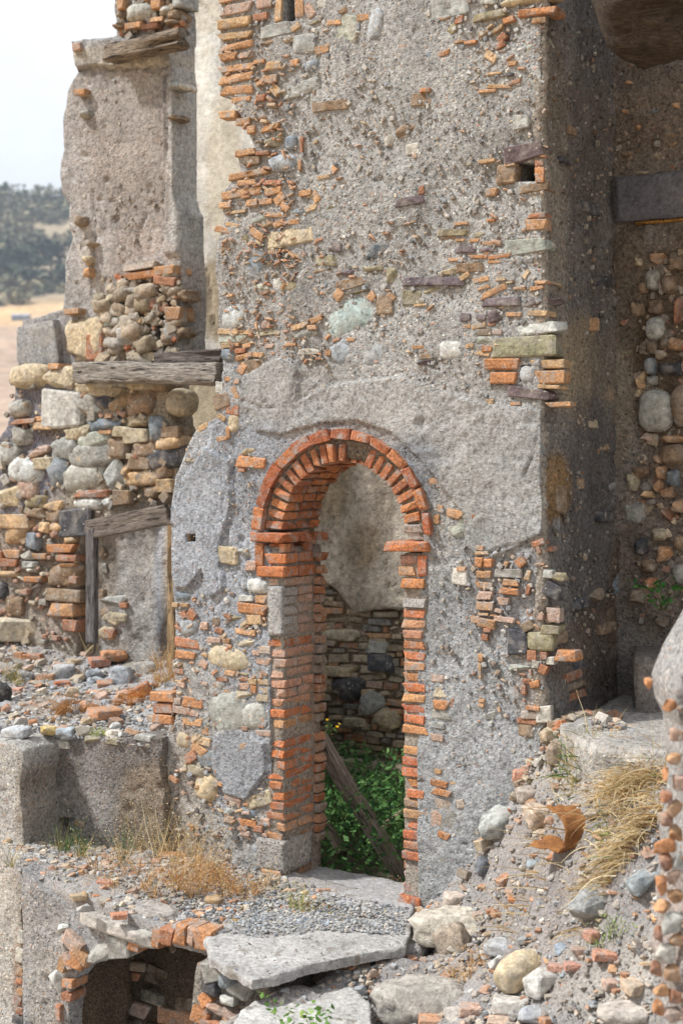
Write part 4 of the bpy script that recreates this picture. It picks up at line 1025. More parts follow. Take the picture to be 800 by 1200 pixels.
beam('post', onY(108, 620, 1.80), onY(108, 752, 1.80), .10, .07, '74706f', frame, knots=.004)
beam('post', onY(203, 606, 2.0), onY(203, 790, 2.0), .08, .07, 'a38a6a', frame, knots=.004)
# beam and log at the right
A, B = FR.pt(*FR.uw(722, 233), .10), FR.pt(*FR.uw(850, 228), .10)
q0 = onY(720, 208, RY - .13); q1 = onY(720, 260, RY - .13)
tagged(box_core('square_beam', q0.x, 4.0, RY - .13, RY + .12, q1.z, q0.z, '67666a', None, .004, .035, 'concrete'), 'dark grey square-cut beam built into the shaded wall at the right edge', 'beam')
box_core('tile', *([q0.x + .12, 3.9, RY - .11, RY, q1.z - .022, q1.z - .004]), 'a3793f', rightw, .002, .1)
p = onY(755, 20, -.15)
log = thing('sawn_log', 'broad sawn log end jutting in at the upper right corner', 'log', tuple(p))
def log_mesh():
    V = []; Fq = []; n = 72; seg = 70; Ln = 2.4; rx, rz = .36, .40
    for i in range(seg + 1):
        for j in range(n):
            a = 2 * math.pi * j / n; k = 1 + .06 * math.sin(3 * a + 1)
            k *= math.sqrt(max(.02, 1 - max(0, 1 - (i * Ln / seg) / .30) ** 2.2))
            V.append((i * Ln / seg, math.cos(a) * rx * k, math.sin(a) * rz * k))
    V = np.array(V); d = .09 * fbm(np.c_[V[:, 0] * 2.2, V[:, 1] * 5, V[:, 2] * 5], 1.5, 5, .65, 3.3); V[:, 1:] *= (1 + d / .25)[:, None]
    for i in range(seg):
        for j in range(n): Fq.append((i * n + j, i * n + (j + 1) % n, i * n + n + (j + 1) % n, i * n + n + j))
    V = np.vstack([V, [[-.02, 0, 0]]]); faces = [tuple(f) for f in Fq] + [(len(V) - 1, (j + 1) % n, j) for j in range(n)]
    me = bpy.data.meshes.new('trunk'); me.from_pydata([tuple(v) for v in V], [], faces)
    for q in me.polygons: q.use_smooth = True
    return me
lo = link('trunk', log_mesh(), 'old_wood', log); lo.color = tuple(lin('4e4338')) + (1,)
M = Matrix.Translation(onY(694, -6, -.15)) @ Matrix.Rotation(math.radians(-4), 4, 'Y') @ Matrix.Rotation(math.radians(14), 4, 'Z')
lo.matrix_basis = M
bark = beam('bark_strip', M @ Vector((.12, -.33, .0)), M @ Vector((.8, -.37, -.05)), .09, .025, 'a3927a', log, knots=.004)

# ================================================================ GROUND BODIES
# door-level ledge
ledge_f = rbf(pixctrl([(25, 1010, .18), (80, 1055, .10), (190, 1080, .03), (250, 1092, 0), (60, 988, .07), (190, 992, .05), (260, 1012, .09), (320, 1036, .05), (475, 1072, 0), (300, 1060, .02), (410, 1060, .0)])
              + [(-2.5, .1, .08), (1.2, .4, 0), (-.5, .4, .1)])
def gcol(base, blobs): return blobcol(base, blobs)
lcolf = gcol('a29c96', [(230, 1010, 70, 30, 'b09a80', .7), (350, 1075, 120, 16, '9a9da3', .8), (120, 1030, 60, 30, 'aba39a', .6)])
ledge_poly = [(-2.35, -.1), (-1.30, -1.06), (-.7, -1.09), (.15, -1.09), (.27, -1.0), (.75, -.9), (1.2, -.55), (1.2, .1), (-.2, .1), (-.9, .1), (-2.35, .0)]
mass('ledge_ground', ledge_poly, ledge_f, res=.022, disp=.018, skirt=.09, colf=lcolf, seed=1.1, edge=.03)['kind'] = 'structure'
# upper ledge on the left
up_f = rbf(pixctrl([(0, 868, .80), (100, 868, .80), (190, 864, .80), (20, 820, .84), (120, 820, .84), (190, 800, .9), (60, 780, .92), (150, 775, .95)]) + [(-4, 2.2, 1.05), (-2.5, 2.2, 1.0), (-5.5, 2.2, 1.1), (-5.5, 0, .85), (-1, .4, .82), (-1.2, 1.6, .95)])
ucolf = gcol('a5a29f', [(30, 770, 50, 30, '9f948a', .7), (120, 800, 90, 40, 'a9a6a3', .5), (60, 830, 40, 15, 'a08c74', .6)])
mass('upper_ledge', [(-4.9, .02), (-2.1, .03), (-.98, .06), (-.93, .3), (-1.3, .5), (-1.3, 2.3), (-1.9, 2.9), (-6.2, 2.9), (-6.2, .3)], up_f, res=.03, disp=.035, skirt=3.4, colf=ucolf, seed=2.7, edge=.03, fine=.01)['kind'] = 'structure'
# rubble slope on the right
sl_ctrl = pixctrl([(480, 1085, -.04), (500, 1063, .0), (560, 1000, .39), (590, 950, .66), (620, 900, .93), (650, 866, 1.12), (700, 882, 1.12), (780, 888, 1.12), (660, 885, 1.06), (640, 895, .98), (730, 890, 1.1), (760, 930, 1.0), (700, 940, .92), (640, 960, .72), (700, 1000, .70),
                   (770, 1000, .82), (560, 1080, .12), (620, 1080, .32), (700, 1080, .47), (770, 1080, .6), (500, 1120, -.12), (560, 1140, 0), (640, 1140, .14), (740, 1140, .3), (445, 1145, -.2), (430, 1200, -.24),
                   (520, 1200, -.12), (600, 1200, -.02), (700, 1200, .1), (800, 1200, .2), (330, 1190, -.30), (330, 1146, -.06), (400, 1130, -.045), (465, 1120, -.03), (300, 1176, -.17), (360, 1165, -.16)]) + [(2.2, 1.0, 1.08), (1.8, .3, 1.05), (2.8, .6, 1.05), (2.4, .2, 1.05), (3.2, 1.0, 1.05), (3.2, .1, 1.06), (4, .5, 1.1), (6, 0, 1.4), (2, -4, -.2), (4.5, -3, .7), (3.5, -6, -.2), (6.5, -8, .3), (0.5, -4, -.8), (6.5, -3, 1.0), (1, .1, .15)]
slope_f = rbf(sl_ctrl)
slcolf = gcol('9c9691', [(640, 1000, 90, 40, 'a2978e', .5), (700, 900, 80, 40, 'aaa08e', .6), (730, 1150, 90, 50, 'b0a89c', .7), (600, 1120, 100, 50, '9f948b', .5), (450, 1110, 50, 30, '9d9a96', .6), (650, 1050, 80, 30, '8f857e', .5)])
mass('rubble_slope', [(.50, -1.65), (.66, -1.42), (.98, -.75), (.9, -.3), (.9, .1), (1.7, .12), (1.75, 1.2), (7, 1.2), (8, -9), (3, -10), (-.6, -6), (-.3, -2.6), (.2, -1.9)], slope_f, res=.035, disp=.04, dscale=2.5, skirt=1.2,
     colf=slcolf, seed=3.9, edge=.05, fine=.012)['kind'] = 'structure'
# dark hollow ground inside the room, behind the threshold
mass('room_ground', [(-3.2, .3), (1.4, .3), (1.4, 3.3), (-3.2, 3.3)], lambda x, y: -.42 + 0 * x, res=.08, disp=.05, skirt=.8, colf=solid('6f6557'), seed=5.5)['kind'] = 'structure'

# ---------------------------------------------------------------- retaining walls on the left
low = thing('retaining_wall', 'low dark brown plastered retaining wall below the upper rubble ledge', 'wall', (-1.5, -.2, 0))
FP = front(-.06)
bcol = blobcol('87807a', [(60, 930, 40, 60, '756f69', .7), (160, 890, 40, 60, '736b63', .7), (120, 960, 80, 40, '8f8880', .6), (30, 900, 20, 60, '8f8981', .6), (170, 950, 30, 60, '8f7a5f', .5)])
bt = pixpoly(FP, [(20, 872), (110, 866), (190, 864), (188, 900), (193, 940), (191, 985), (192, 1030), (20, 1050)])
bh = pixpoly(FP, [(62, 958), (88, 958), (90, 976), (64, 976)])
sheet('masonry', FP, bt, thick=.35, res=.018, disp=.015, fine=.005, colf=bcol, parent=low, seed=6.6, dimples=18, holes=[bh], rough_edge=.012)
pieces(FP, "60 958 69 963 e; 60 964 68 969 c; 60 970 69 976 e; 88 962 100 968 e; 28 920 52 928 e 8; 30 1012 57 1026 O 10; 126 866 140 872 y; 60 868 80 876 w; 100 864 118 871 y; 160 862 176 868 g", low, pro=.02)

but = thing('left_buttress', 'pale weathered plaster buttress at the lower left edge of the view', 'wall', (-2.8, -.5, 0))
FG = front(-.42)
bucol = blobcol('b5b0a8', [(5, 900, 25, 60, 'a9a39a', .6), (24, 1000, 6, 120, '8d8273', .7), (10, 1080, 25, 100, 'b8b0a3', .6), (22, 1150, 8, 60, '9a7f6a', .6)])
sheet('masonry', FG, pixpoly(FG, [(-90, 872), (18, 870), (28, 880), (25, 930), (29, 1000), (27, 1080), (31, 1140), (30, 1320), (-90, 1320)]), thick=.5, res=.02, disp=.018, fine=.005, colf=bucol, parent=but, seed=7.7, dimples=25, rough_edge=.02)
pieces(FG, "20 1112 29 1128 w; 21 1134 29 1143 o; 20 1146 30 1153 r; 22 1158 30 1166 o; 18 1168 27 1177 r; 21 1180 29 1188 r; 17 1190 28 1198 k; 22 1090 29 1104 w", but, pro=.02)

cel = thing('cellar_arch_wall', 'grey plastered wall with a low arched cellar opening edged in brick', 'wall', (-.5, -1.1, -1))
FC = front(-1.1)
ctop = pixpoly(FC, [(27, 1016), (50, 1040), (80, 1060), (130, 1078), (190, 1086), (252, 1094)])
ch = pixpoly(FC, [(84, 1330), (82, 1200), (84, 1152), (98, 1134), (130, 1120), (162, 1111), (200, 1105), (236, 1100), (252, 1108), (256, 1330)])
cpoly = ctop + pixpoly(FC, [(262, 1110), (262, 1330), (27, 1330)])
ccol_ = blobcol('a5a29e', [(50, 1090, 30, 60, 'a8a199', .6), (60, 1170, 30, 60, 'a59d92', .6), (70, 1050, 30, 20, '9c9893', .5)])
sheet('masonry', FC, cpoly, thick=.12, res=.018, disp=.014, fine=.005, colf=ccol_, holes=[ch], parent=cel, seed=8.1, dimples=15, rough_edge=.012)
pieces(FC, """
72 1084 82 1092 w; 73 1096 84 1112 g -35; 81 1088 95 1118 p -60; 76 1118 92 1130 p 62; 84 1112 100 1136 O -64; 92 1106 104 1132 o -66; 73 1118 82 1138 o 20; 78 1146 90 1156 O; 77 1162 88 1172 r
100 1104 132 1126 g -8; 132 1098 155 1120 g -8; 156 1090 168 1114 O 12; 164 1092 184 1112 g 0; 183 1088 193 1111 O 8; 192 1086 206 1107 r 6; 208 1082 222 1106 O 4; 223 1084 232 1108 p 4; 231 1088 252 1112 O 0
66 1138 76 1160 w -50; 70 1176 76 1196 r
""", cel, pro=.045, depth=.16)
cin = front(-.2)
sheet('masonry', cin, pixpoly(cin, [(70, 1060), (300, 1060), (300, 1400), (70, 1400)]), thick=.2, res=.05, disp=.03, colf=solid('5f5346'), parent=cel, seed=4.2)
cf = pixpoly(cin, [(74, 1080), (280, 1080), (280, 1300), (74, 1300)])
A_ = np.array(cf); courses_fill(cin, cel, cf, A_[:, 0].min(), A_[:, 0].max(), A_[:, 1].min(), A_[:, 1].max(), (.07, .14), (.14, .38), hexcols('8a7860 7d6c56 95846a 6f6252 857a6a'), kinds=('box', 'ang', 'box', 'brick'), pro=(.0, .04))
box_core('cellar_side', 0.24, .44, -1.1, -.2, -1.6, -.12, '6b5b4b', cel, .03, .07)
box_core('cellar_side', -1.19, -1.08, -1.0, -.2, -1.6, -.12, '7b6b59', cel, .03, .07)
# soffit of the little vault
V = []; Fq = []
cp = pixpoly(FC, [(84, 1200), (86, 1150), (100, 1138), (130, 1126), (162, 1118), (200, 1111), (233, 1106), (250, 1112), (250, 1200)])
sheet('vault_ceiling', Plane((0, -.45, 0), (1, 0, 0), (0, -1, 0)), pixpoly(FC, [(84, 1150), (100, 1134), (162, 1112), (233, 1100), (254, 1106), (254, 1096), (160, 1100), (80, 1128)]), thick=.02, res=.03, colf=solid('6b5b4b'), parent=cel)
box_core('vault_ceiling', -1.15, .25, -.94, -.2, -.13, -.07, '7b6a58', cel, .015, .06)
capst = put('flat_stone', POOL['box'][3], Matrix.Translation(onY(150, 1081, -1.0)) @ Matrix.Rotation(.12, 4, 'Y'), (.66, .34, .085), tint(lin('a8a198')))
tagged(capst, 'wide flat pale stone lying over the cellar arch', 'stone')
put_small = put('stone', R.choice(POOL['rock']), Matrix.Translation(onY(184, 1072, -.95)), (.3, .24, .11), tint(lin('a89f96')))
tagged(put_small, 'rounded pinkish-grey stone at the ledge edge above the cellar opening', 'stone')

# ---------------------------------------------------------------- slabs
def slab(name, pts, z, th, label, cat, col='a6a29c', seed=1.0, top=.004):
    poly = [(onZ(x, y, z).x, onZ(x, y, z).y) for x, y in pts]
    o = mass(name, poly, lambda x, y: z + 0 * x + .012 * fbm(np.stack([x, y, 0 * x], -1), 5, 4, .6, seed), res=.012, disp=top, dscale=2, skirt=th, colf=blobcol(col, [(330, 1110, 60, 25, 'b0aca5', .6), (420, 1100, 50, 20, 'aaa69f', .6), (440, 1060, 50, 20, 'aaa5a0', .4)]), mat='concrete', seed=seed, edge=.022, fine=.003, step=.025)
    return tagged(o, label, cat)
slab('stone_slab', [(236, 1088), (243, 1100), (246, 1114), (243, 1122), (262, 1131), (296, 1149), (350, 1134), (420, 1118), (477, 1108), (482, 1082), (400, 1072), (330, 1064), (280, 1078)], .03, .052,
     'large thin concrete slab with a broken left edge in front of the doorway', 'slab', seed=1.7)
slab('threshold_slab', [(338, 1052), (345, 1020), (372, 1014), (478, 1036), (486, 1068), (476, 1078), (420, 1062), (380, 1056)], .03, .12, 'smooth worn threshold slab between the two brick jambs', 'slab', 'a09d99', seed=2.9)
slab('lower_slab', [(262, 1225), (282, 1186), (300, 1173), (345, 1160), (414, 1158), (432, 1176), (436, 1225)], -.115, .08, 'lower whitish slab at the bottom edge below the large slab', 'slab', 'aca8a1', seed=4.9)
sup = thing('slab_support', 'rough stones and bricks propping the broken corner of the large slab', 'masonry', (.5, -1.4, -.5))
SP = Plane((.36, -1.34, 0), ((.43), -.19 * 0 - .1, 0), (0, -1, 0)); SP = front(-1.33)
box_core('core', .22, .72, -1.30, -.9, -1.5, -.07, '8b857d', sup, .03, .05)
pieces(SP, "240 1128 262 1148 g -20; 256 1140 276 1160 b 15; 268 1150 292 1170 g; 238 1150 256 1164 k; 234 1162 250 1178 O -40; 229 1178 242 1204 O -70; 244 1176 262 1186 p 25; 258 1182 276 1194 p 25; 262 1196 280 1204 o 25; 240 1196 262 1204 r; 258 1168 274 1178 w; 240 1206 270 1218 r; 232 1220 262 1232 o", sup, pro=.03, depth=.2)

# concrete platform and step by the recessed wall
def rawslab(name, poly, z, th, label, col, seed):
    o = mass(name, poly, lambda x, y: z + .0 * x, res=.03, disp=.015, dscale=2, skirt=th, colf=solid(col), mat='plaster', seed=seed, edge=.03, fine=.004)
    return tagged(o, label, 'platform')
pp = [onZ(x, y, 1.22) for x, y in ((655, 846), (690, 828), (735, 806), (830, 812), (830, 880), (770, 876), (700, 868), (672, 858))]
rawslab('concrete_platform', [(p.x, p.y) for p in pp], 1.20, .22, 'pale concrete platform at the foot of the shaded corner', 'a29e98', 3.3)
pp = [onZ(x, y, 1.5) for x, y in ((742, 742), (755, 728), (850, 722), (850, 775), (742, 775))]
rawslab('stone_step', [(p.x, p.y) for p in pp], 1.52, .45, 'dark stone step above the platform against the shaded wall', '77706a', 5.1)

# near broken pillar at the lower right
pil = thing('near_pillar', 'blurred rough grey broken wall end rising in the near right corner', 'wall', (0, 0, 0))
PD = hit(780, 900, CAM + FW * 5.6, FW)
PP = Plane(CAM + FW * 5.6, RT, -FW)
PP.O = Vector((PP.O.x, PP.O.y, 0))
pill_out = pixpoly(PP, [(x_ + (30 if x_ < 850 else 0), y_) for x_, y_ in [(900, 690), (830, 712), (800, 728), (783, 755), (768, 785), (762, 812), (766, 840), (777, 860), (778, 900), (780, 950), (776, 985), (768, 1005), (774, 1040), (768, 1080), (774, 1110), (764, 1150), (768, 1200), (760, 1330), (900, 1330)]])
pcol = blobcol('aba69f', [(785, 960, 14, 200, 'ada096', .5), (790, 1120, 25, 90, 'b5a294', .6), (800, 780, 40, 60, 'a8a5a0', .5)])
sheet('masonry', PP, pill_out, thick=.45, res=.009, disp=.022, dscale=6, fine=.01, colf=pcol, parent=pil, seed=9.9, dimples=25, rough_edge=.03)
pieces(PP, """
757 796 764 807 O; 781 822 792 834 O 20; 787 855 800 868 p; 783 885 796 895 o; 777 930 786 940 r; 784 940 796 956 o 30; 776 955 788 968 r; 786 970 798 985 o; 770 985 790 1000 O; 774 1004 786 1020 r; 782 1022 796 1036 p
770 1030 780 1048 O; 784 1046 798 1058 o; 768 1058 784 1070 o; 780 1076 798 1094 w; 768 1090 776 1104 r; 786 1098 800 1108 o; 772 1112 788 1126 w; 764 1130 774 1144 r; 780 1134 796 1150 o; 768 1156 782 1168 o
786 1162 800 1176 r; 766 1176 776 1190 O; 780 1184 796 1198 p; 790 1004 802 1018 w; 792 912 804 926 p; 778 902 784 914 O
""", pil, pro=.006, depth=.05, grow=1.35, rough=2)
sb = Bits(); scatter(sb, PP, (780, 780, 840, 1220), 520, ORANGE + hexcols('b5b0a8 a39c92'), .008, .03, .4, rotj=60, inside=pill_out); sb.build('brick_shards', 'rubble_bits', pil)

# ================================================================ LOOSE THINGS ON THE GROUND
def zof(px, py, f):
    """point of a ground surface seen at a pixel"""
    d = ray(px, py); lo_, hi_ = 4.0, 16.0
    prev = None
    s = lo_
    while s < hi_:
        p = CAM + d * s
        if p.z < float(f(np.array(p.x), np.array(p.y))): break
        s += .02
    return CAM + d * s
def rock(px0, py0, px1, py1, f, c, kind, label, cat, rz=None, sink=.25, dratio=.8, group=None, tilt=0.0, name=None):
    p = zof((px0 + px1) / 2, py1 - (py1 - py0) * .3, f)
    dep = (p - CAM).dot(FW); w = (px1 - px0) / FPX * dep * 1.05; dl = w * dratio
    vis = (py1 - py0) / FPX * dep; drop = (H - p.z) / dep
    h = max(.02, min(vis, vis - dl * drop * .5))
    h = max(h, w * .16)
    if cat in ('brick', 'tile'): kind = 'brick' if kind == 'ang' else kind; h = max(.025, h * .62)
    M = Matrix.Translation((p.x, p.y, p.z + h * (.5 - sink))) @ Matrix.Rotation(ANG + (R.uniform(-.3, .3) if rz is None else rz), 4, 'Z') @ Matrix.Rotation(math.radians(tilt), 4, 'Y') @ Matrix.Rotation(R.uniform(-.08, .08), 4, 'X')
    col = BR.get(c) or ST.get(c) or c
    o = put(name or ('brick' if kind == 'brick' else 'stone'), R.choice(POOL[kind]), M, (w, dl, h), tint(lin(col), .08))
    place = 'on the slope' if f is slope_f else ('on the upper ledge' if f is up_f else 'on the ledge by the door')
    word = {'brick': 'loose bricks', 'tile': 'broken tiles', 'stone': 'loose stones', 'boulder': 'boulders'}.get(cat)
    return tagged(o, label, cat, group or (word + ' ' + place if word else None))
SF, LF, UF = slope_f, ledge_f, up_f
rock(480, 1062, 590, 1112, SF, 'c2b9a8', 'rock', 'long cream weathered boulder at the foot of the right jamb', 'boulder', -.1, dratio=.5)
rock(436, 1142, 548, 1204, SF, 'a6a198', 'rock', 'big grey rough boulder at the bottom between lower slab and slope', 'boulder', 0, dratio=.6)
rock(660, 1036, 728, 1080, SF, '9b9d9c', 'ang', 'grey angular boulder half buried in the right-hand slope', 'boulder', .3)
rock(578, 1115, 640, 1162, SF, 'c3b08c', 'cob', 'smooth yellowish oval boulder low on the slope', 'boulder', .5, tilt=-15, dratio=.6)
rock(612, 1132, 660, 1170, SF, 'c0bdb6', 'ang', 'white angular stone touching the smooth yellowish boulder', 'stone', .6)
rock(732, 1018, 776, 1048, SF, '8b9498', 'ang', 'blue-grey wedge stone beside the near pillar', 'stone', .4, tilt=-12)
rock(505, 1082, 552, 1130, SF, 'a0907e', 'rock', 'brown-grey stone with peeling layers below the cream boulder', 'stone', -.5, tilt=-20, dratio=.5)
rock(556, 1004, 576, 1030, SF, '70747a', 'rock', 'dark slate-grey stone tilted on the slope near the wall foot', 'stone', .4, tilt=30)
rock(518, 1044, 546, 1068, SF, 'c0ad9d', 'rock', 'pale pink rounded stone at the wall foot left of the slope', 'stone')
rock(514, 1061, 540, 1072, SF, 'O', 'brick', 'orange brick lying under the pale pink stone', 'brick', 0)
rock(568, 1098, 606, 1122, SF, 'a3a3a3', 'rock', 'grey crystalline lump left of the white angular stone', 'stone')
rock(572, 1118, 592, 1140, SF, 'c4c2bd', 'ang', 'small white stone wedged left of the yellowish boulder', 'stone')
rock(650, 1104, 666, 1120, SF, '8796a5', 'ang', 'small bluish stone in the middle of the slope', 'stone')
rock(668, 1104, 690, 1122, SF, 'p', 'ang', 'pale pink brick fragment beside the bluish stone', 'brick')
rock(682, 1082, 706, 1106, SF, 'c3917a', 'brick', 'broken pink roof tile piece below the grey angular boulder', 'tile', .4)
rock(694, 1106, 724, 1128, SF, 'c08a70', 'ang', 'triangular salmon brick piece on the lower slope', 'brick')
rock(642, 1124, 664, 1142, SF, 'c0917c', 'brick', 'pink brick fragment resting on the white angular stone', 'brick', -.3)
rock(660, 1122, 682, 1140, SF, 'b98674', 'ang', 'reddish pointed brick shard right of the pink fragment', 'brick')
rock(728, 1146, 762, 1166, SF, 'bfa78c', 'box', 'tan elongated stone lying near the pillar foot', 'stone', .5)
rock(706, 1146, 728, 1162, SF, 'c1a08e', 'box', 'small pinkish stone left of the tan elongated one', 'stone')
rock(700, 1170, 764, 1206, SF, 'bdb3a8', 'rock', 'large pale lump at the bottom edge beside the pillar', 'boulder')
rock(538, 1170, 564, 1194, SF, 'c5a08a', 'ang', 'salmon wedge-shaped brick piece at the bottom edge', 'brick')
rock(576, 1166, 614, 1190, SF, 'bdbab4', 'box', 'flat white stone low on the slope under the yellowish boulder', 'stone')
rock(606, 1178, 642, 1204, SF, 'a7aab0', 'ang', 'pale blue-grey stone at the bottom edge', 'stone')
rock(572, 1186, 604, 1206, SF, 'c3a790', 'brick', 'cream-pink brick half cut by the bottom edge', 'brick')
rock(520, 1178, 545, 1202, SF, 'bcb2a6', 'ang', 'pale chipped stone left of the salmon wedge', 'stone')
rock(490, 1184, 520, 1206, SF, 'c08468', 'brick', 'flat orange tile piece by the big grey boulder', 'tile')
rock(612, 940, 648, 975, SF, 'c3ad97', 'rock', 'pale beige stone just left of the rusty sheet', 'stone', .3)
rock(645, 945, 660, 968, SF, 'a8a39b', 'ang', 'small grey stone inside the mouth of the rusty sheet', 'stone')
rock(558, 948, 610, 985, SF, 'a4a9a6', 'rock', 'bluish smooth rock at the wall foot above the slope', 'boulder', .5, tilt=-25)
rock(600, 900, 622, 922, SF, 'c08a70', 'rock', 'pinkish stone near the dry grass on the upper slope', 'stone')
rock(640, 868, 664, 900, SF, '8e7b69', 'rock', 'brown block at the corner foot of the tower', 'stone')
rock(604, 920, 632, 944, SF, 'b7a99b', 'rock', 'dusty grey-pink stone below the corner rubble', 'stone')
rock(617, 1006, 632, 1020, SF, '8f9ca3', 'ang', 'small blue-grey stone below the rusty sheet', 'stone')
rock(616, 1016, 634, 1030, SF, 'c0866a', 'brick', 'small orange brick chip below the rusty sheet', 'brick')
rock(568, 1062, 583, 1072, SF, 'b9704e', 'brick', 'small orange shard mid-slope', 'brick')
rock(582, 1022, 598, 1038, SF, 'bb7a5c', 'brick', 'thin orange tile chip standing on the slope', 'tile', .6, tilt=-30)
rock(594, 1050, 612, 1058, SF, 'c07850', 'brick', 'bright orange sliver above the grey crystalline lump', 'brick')
rock(716, 862, 742, 882, SF, '8f857b', 'rock', 'grey rough stone under the edge of the concrete platform', 'stone')
rock(668, 900, 690, 916, SF, 'a8a197', 'ang', 'pale stone hidden in the dry grass', 'stone')
rock(700, 1040, 720, 1050, SF, 'b9aca0', 'box', 'thin pale slab fragment above the grey angular boulder', 'stone')
# ledge in front of the door
rock(262, 1076, 298, 1090, LF, 'c29a5c', 'brick', 'ochre tile lying on the gravel in front of the slab', 'tile', -.2, sink=.05)
rock(326, 1072, 354, 1090, LF, 'c5a090', 'brick', 'whitish pink brick on the gravel before the doorway', 'brick', -.3, sink=.1)
rock(340, 1064, 358, 1082, LF, 'c08558', 'brick', 'orange tile fragment just behind the whitish brick', 'tile', sink=.1)
rock(356, 1078, 376, 1088, LF, 'c08a6a', 'brick', 'small orange flat chip right of the whitish brick', 'tile', sink=.1)
rock(322, 1060, 338, 1072, LF, 'c08a62', 'brick', 'small orange chip at the foot of the left jamb', 'tile', sink=.1)
rock(240, 1048, 262, 1064, LF, 'b08a58', 'rock', 'yellow-brown stone at the edge of the golden weeds', 'stone')
rock(114, 1026, 134, 1044, LF, 'c08a76', 'ang', 'pink pointed brick fragment on the left ledge', 'brick')
rock(82, 1046, 102, 1056, LF, 'c0a070', 'box', 'small ochre stone on the left ledge', 'stone')
rock(166, 994, 184, 1014, LF, 'a7a8a8', 'ang', 'grey angular stone under the retaining wall', 'stone')
rock(186, 994, 216, 1010, LF, 'b8875c', 'brick', 'tan brick standing among the golden weeds', 'brick')
rock(470, 1090, 478, 1100, LF, 'b87c56', 'brick', 'orange chip on the slab right corner', 'tile')
rock(456, 1078, 480, 1096, SF, 'b88f6c', 'brick', 'light brown tile leaning at the right jamb foot', 'tile')
rock(118, 1008, 130, 1018, LF, 'c3a088', 'box', 'small peach stone at the back of the left ledge', 'stone')
rock(90, 1058, 108, 1070, LF, 'a3a19f', 'ang', 'grey stone on the left ledge rim', 'stone')
rock(130, 1066, 150, 1078, LF, 'b5725a', 'brick', 'reddish brick bit on the ledge rim above the cellar', 'brick')
# upper ledge
rock(-6, 728, 78, 760, UF, 'bdb096', 'box', 'big flat cream slab of stone resting on the rubble at the left edge', 'slab', 0, sink=.05, dratio=.5)
rock(14, 692, 44, 718, UF, 'b2bcc2', 'ang', 'bluish white stone on top of the cream slab', 'stone', sink=-.6)
rock(34, 694, 78, 726, UF, 'b3b3a3', 'rock', 'pale greenish slanting rock above the cream slab', 'boulder', sink=-.5)
rock(103, 768, 130, 786, UF, 'b9715a', 'brick', 'square red brick on the upper ledge before the small doorway', 'brick', .2, sink=.0)
rock(118, 762, 150, 786, UF, 'c07c56', 'rock', 'rounded worn orange brick on top of the square red one', 'brick', .2, sink=-.25)
rock(128, 780, 157, 810, UF, 'a3a7ab', 'rock', 'grey-blue rough stone in the middle of the upper ledge', 'stone')
rock(157, 772, 182, 796, UF, 'b9b7b3', 'ang', 'pale pointed stone right of the grey-blue rough one', 'stone', tilt=20)
rock(104, 826, 140, 850, UF, 'bb7c5c', 'brick', 'square orange tile lying flat near the ledge rim', 'tile', .6, sink=.0)
rock(44, 785, 64, 802, UF, 'b88560', 'brick', 'tan brick chunk on the left part of the upper ledge', 'brick')
rock(62, 778, 88, 800, UF, 'a8aaad', 'rock', 'grey stone between the tan chunk and the red brick', 'stone')
rock(64, 794, 84, 808, UF, 'b0603f', 'brick', 'dark orange brick under the grey stone', 'brick')
rock(76, 804, 96, 820, UF, 'c8b698', 'ang', 'cream angular stone in the middle of the ledge', 'stone')
rock(102, 806, 118, 816, UF, 'c48a74', 'brick', 'pink brick chip centre of the upper ledge', 'brick')
rock(150, 796, 178, 824, UF, 'a8684a', 'brick', 'brown-orange brick hidden in orange weeds', 'brick', tilt=-30)
rock(84, 782, 100, 794, UF, 'c4ad98', 'ang', 'small pale pink stone by the red brick', 'stone')
rock(48, 850, 68, 862, UF, 'c0a45e', 'rock', 'yellow stone at the rim of the upper ledge', 'stone')
rock(66, 852, 88, 864, UF, 'a3adb3', 'box', 'flat blue-grey stone at the rim', 'stone')
rock(128, 846, 142, 858, UF, 'b9b6af', 'ang', 'small whitish stone below the orange tile', 'stone')
rock(4, 850, 36, 866, UF, 'b3b6b9', 'rock', 'light grey lump at the left rim of the upper ledge', 'stone')
rock(-8, 800, 14, 832, UF, '3c3937', 'rock', 'charred black clump at the left edge', 'debris')
rock(28, 762, 52, 776, UF, 'b8765a', 'brick', 'reddish tile under the cream slab', 'tile')
rock(8, 802, 26, 816, UF, 'c08c74', 'brick', 'pink brick piece beside the charred clump', 'brick')
rock(20, 786, 40, 800, UF, '8a8a8c', 'rock', 'dark grey stone left of the tan brick chunk', 'stone')
rock(100, 784, 122, 800, UF, '8f9499', 'ang', 'bluish stone under the square red brick', 'stone')

# gravel, crumbs, tile chips scattered over every ledge
g = Bits()
lp = [(-2.35, -.1), (-1.28, -1.06), (-.7, -1.08), (.15, -1.08), (.3, -.95), (.5, -.5), (1.0, -.35), (1.0, -.02), (-.9, -.02)]
on_ground(g, lp, ledge_f, 5200, GRAVEL, .01, .05, lift=.3)
on_ground(g, [(-.5, -.9), (.3, -.9), (1.0, -.45), (.9, -.1), (-.3, -.1)], lambda x, y: np.maximum(ledge_f(x, y), .035), 2600, hexcols('8b929b 9ba1a8 a9a7a3 b7b3ab 7c8086'), .008, .026, lift=.3)
on_ground(g, lp, ledge_f, 620, ORANGE + hexcols('b8aa94 a39884'), .02, .07, lift=.3)
sp_ = [(onZ(x, y, .04).x, onZ(x, y, .04).y) for x, y in ((262, 1092), (300, 1098), (380, 1090), (470, 1094), (478, 1082), (330, 1066), (280, 1078))]
on_ground(g, sp_, lambda x, y: .037 + 0 * x, 1500, hexcols('8b929b 9ba1a8 a9a7a3 b7b3ab 7c8086'), .006, .022, lift=.3)
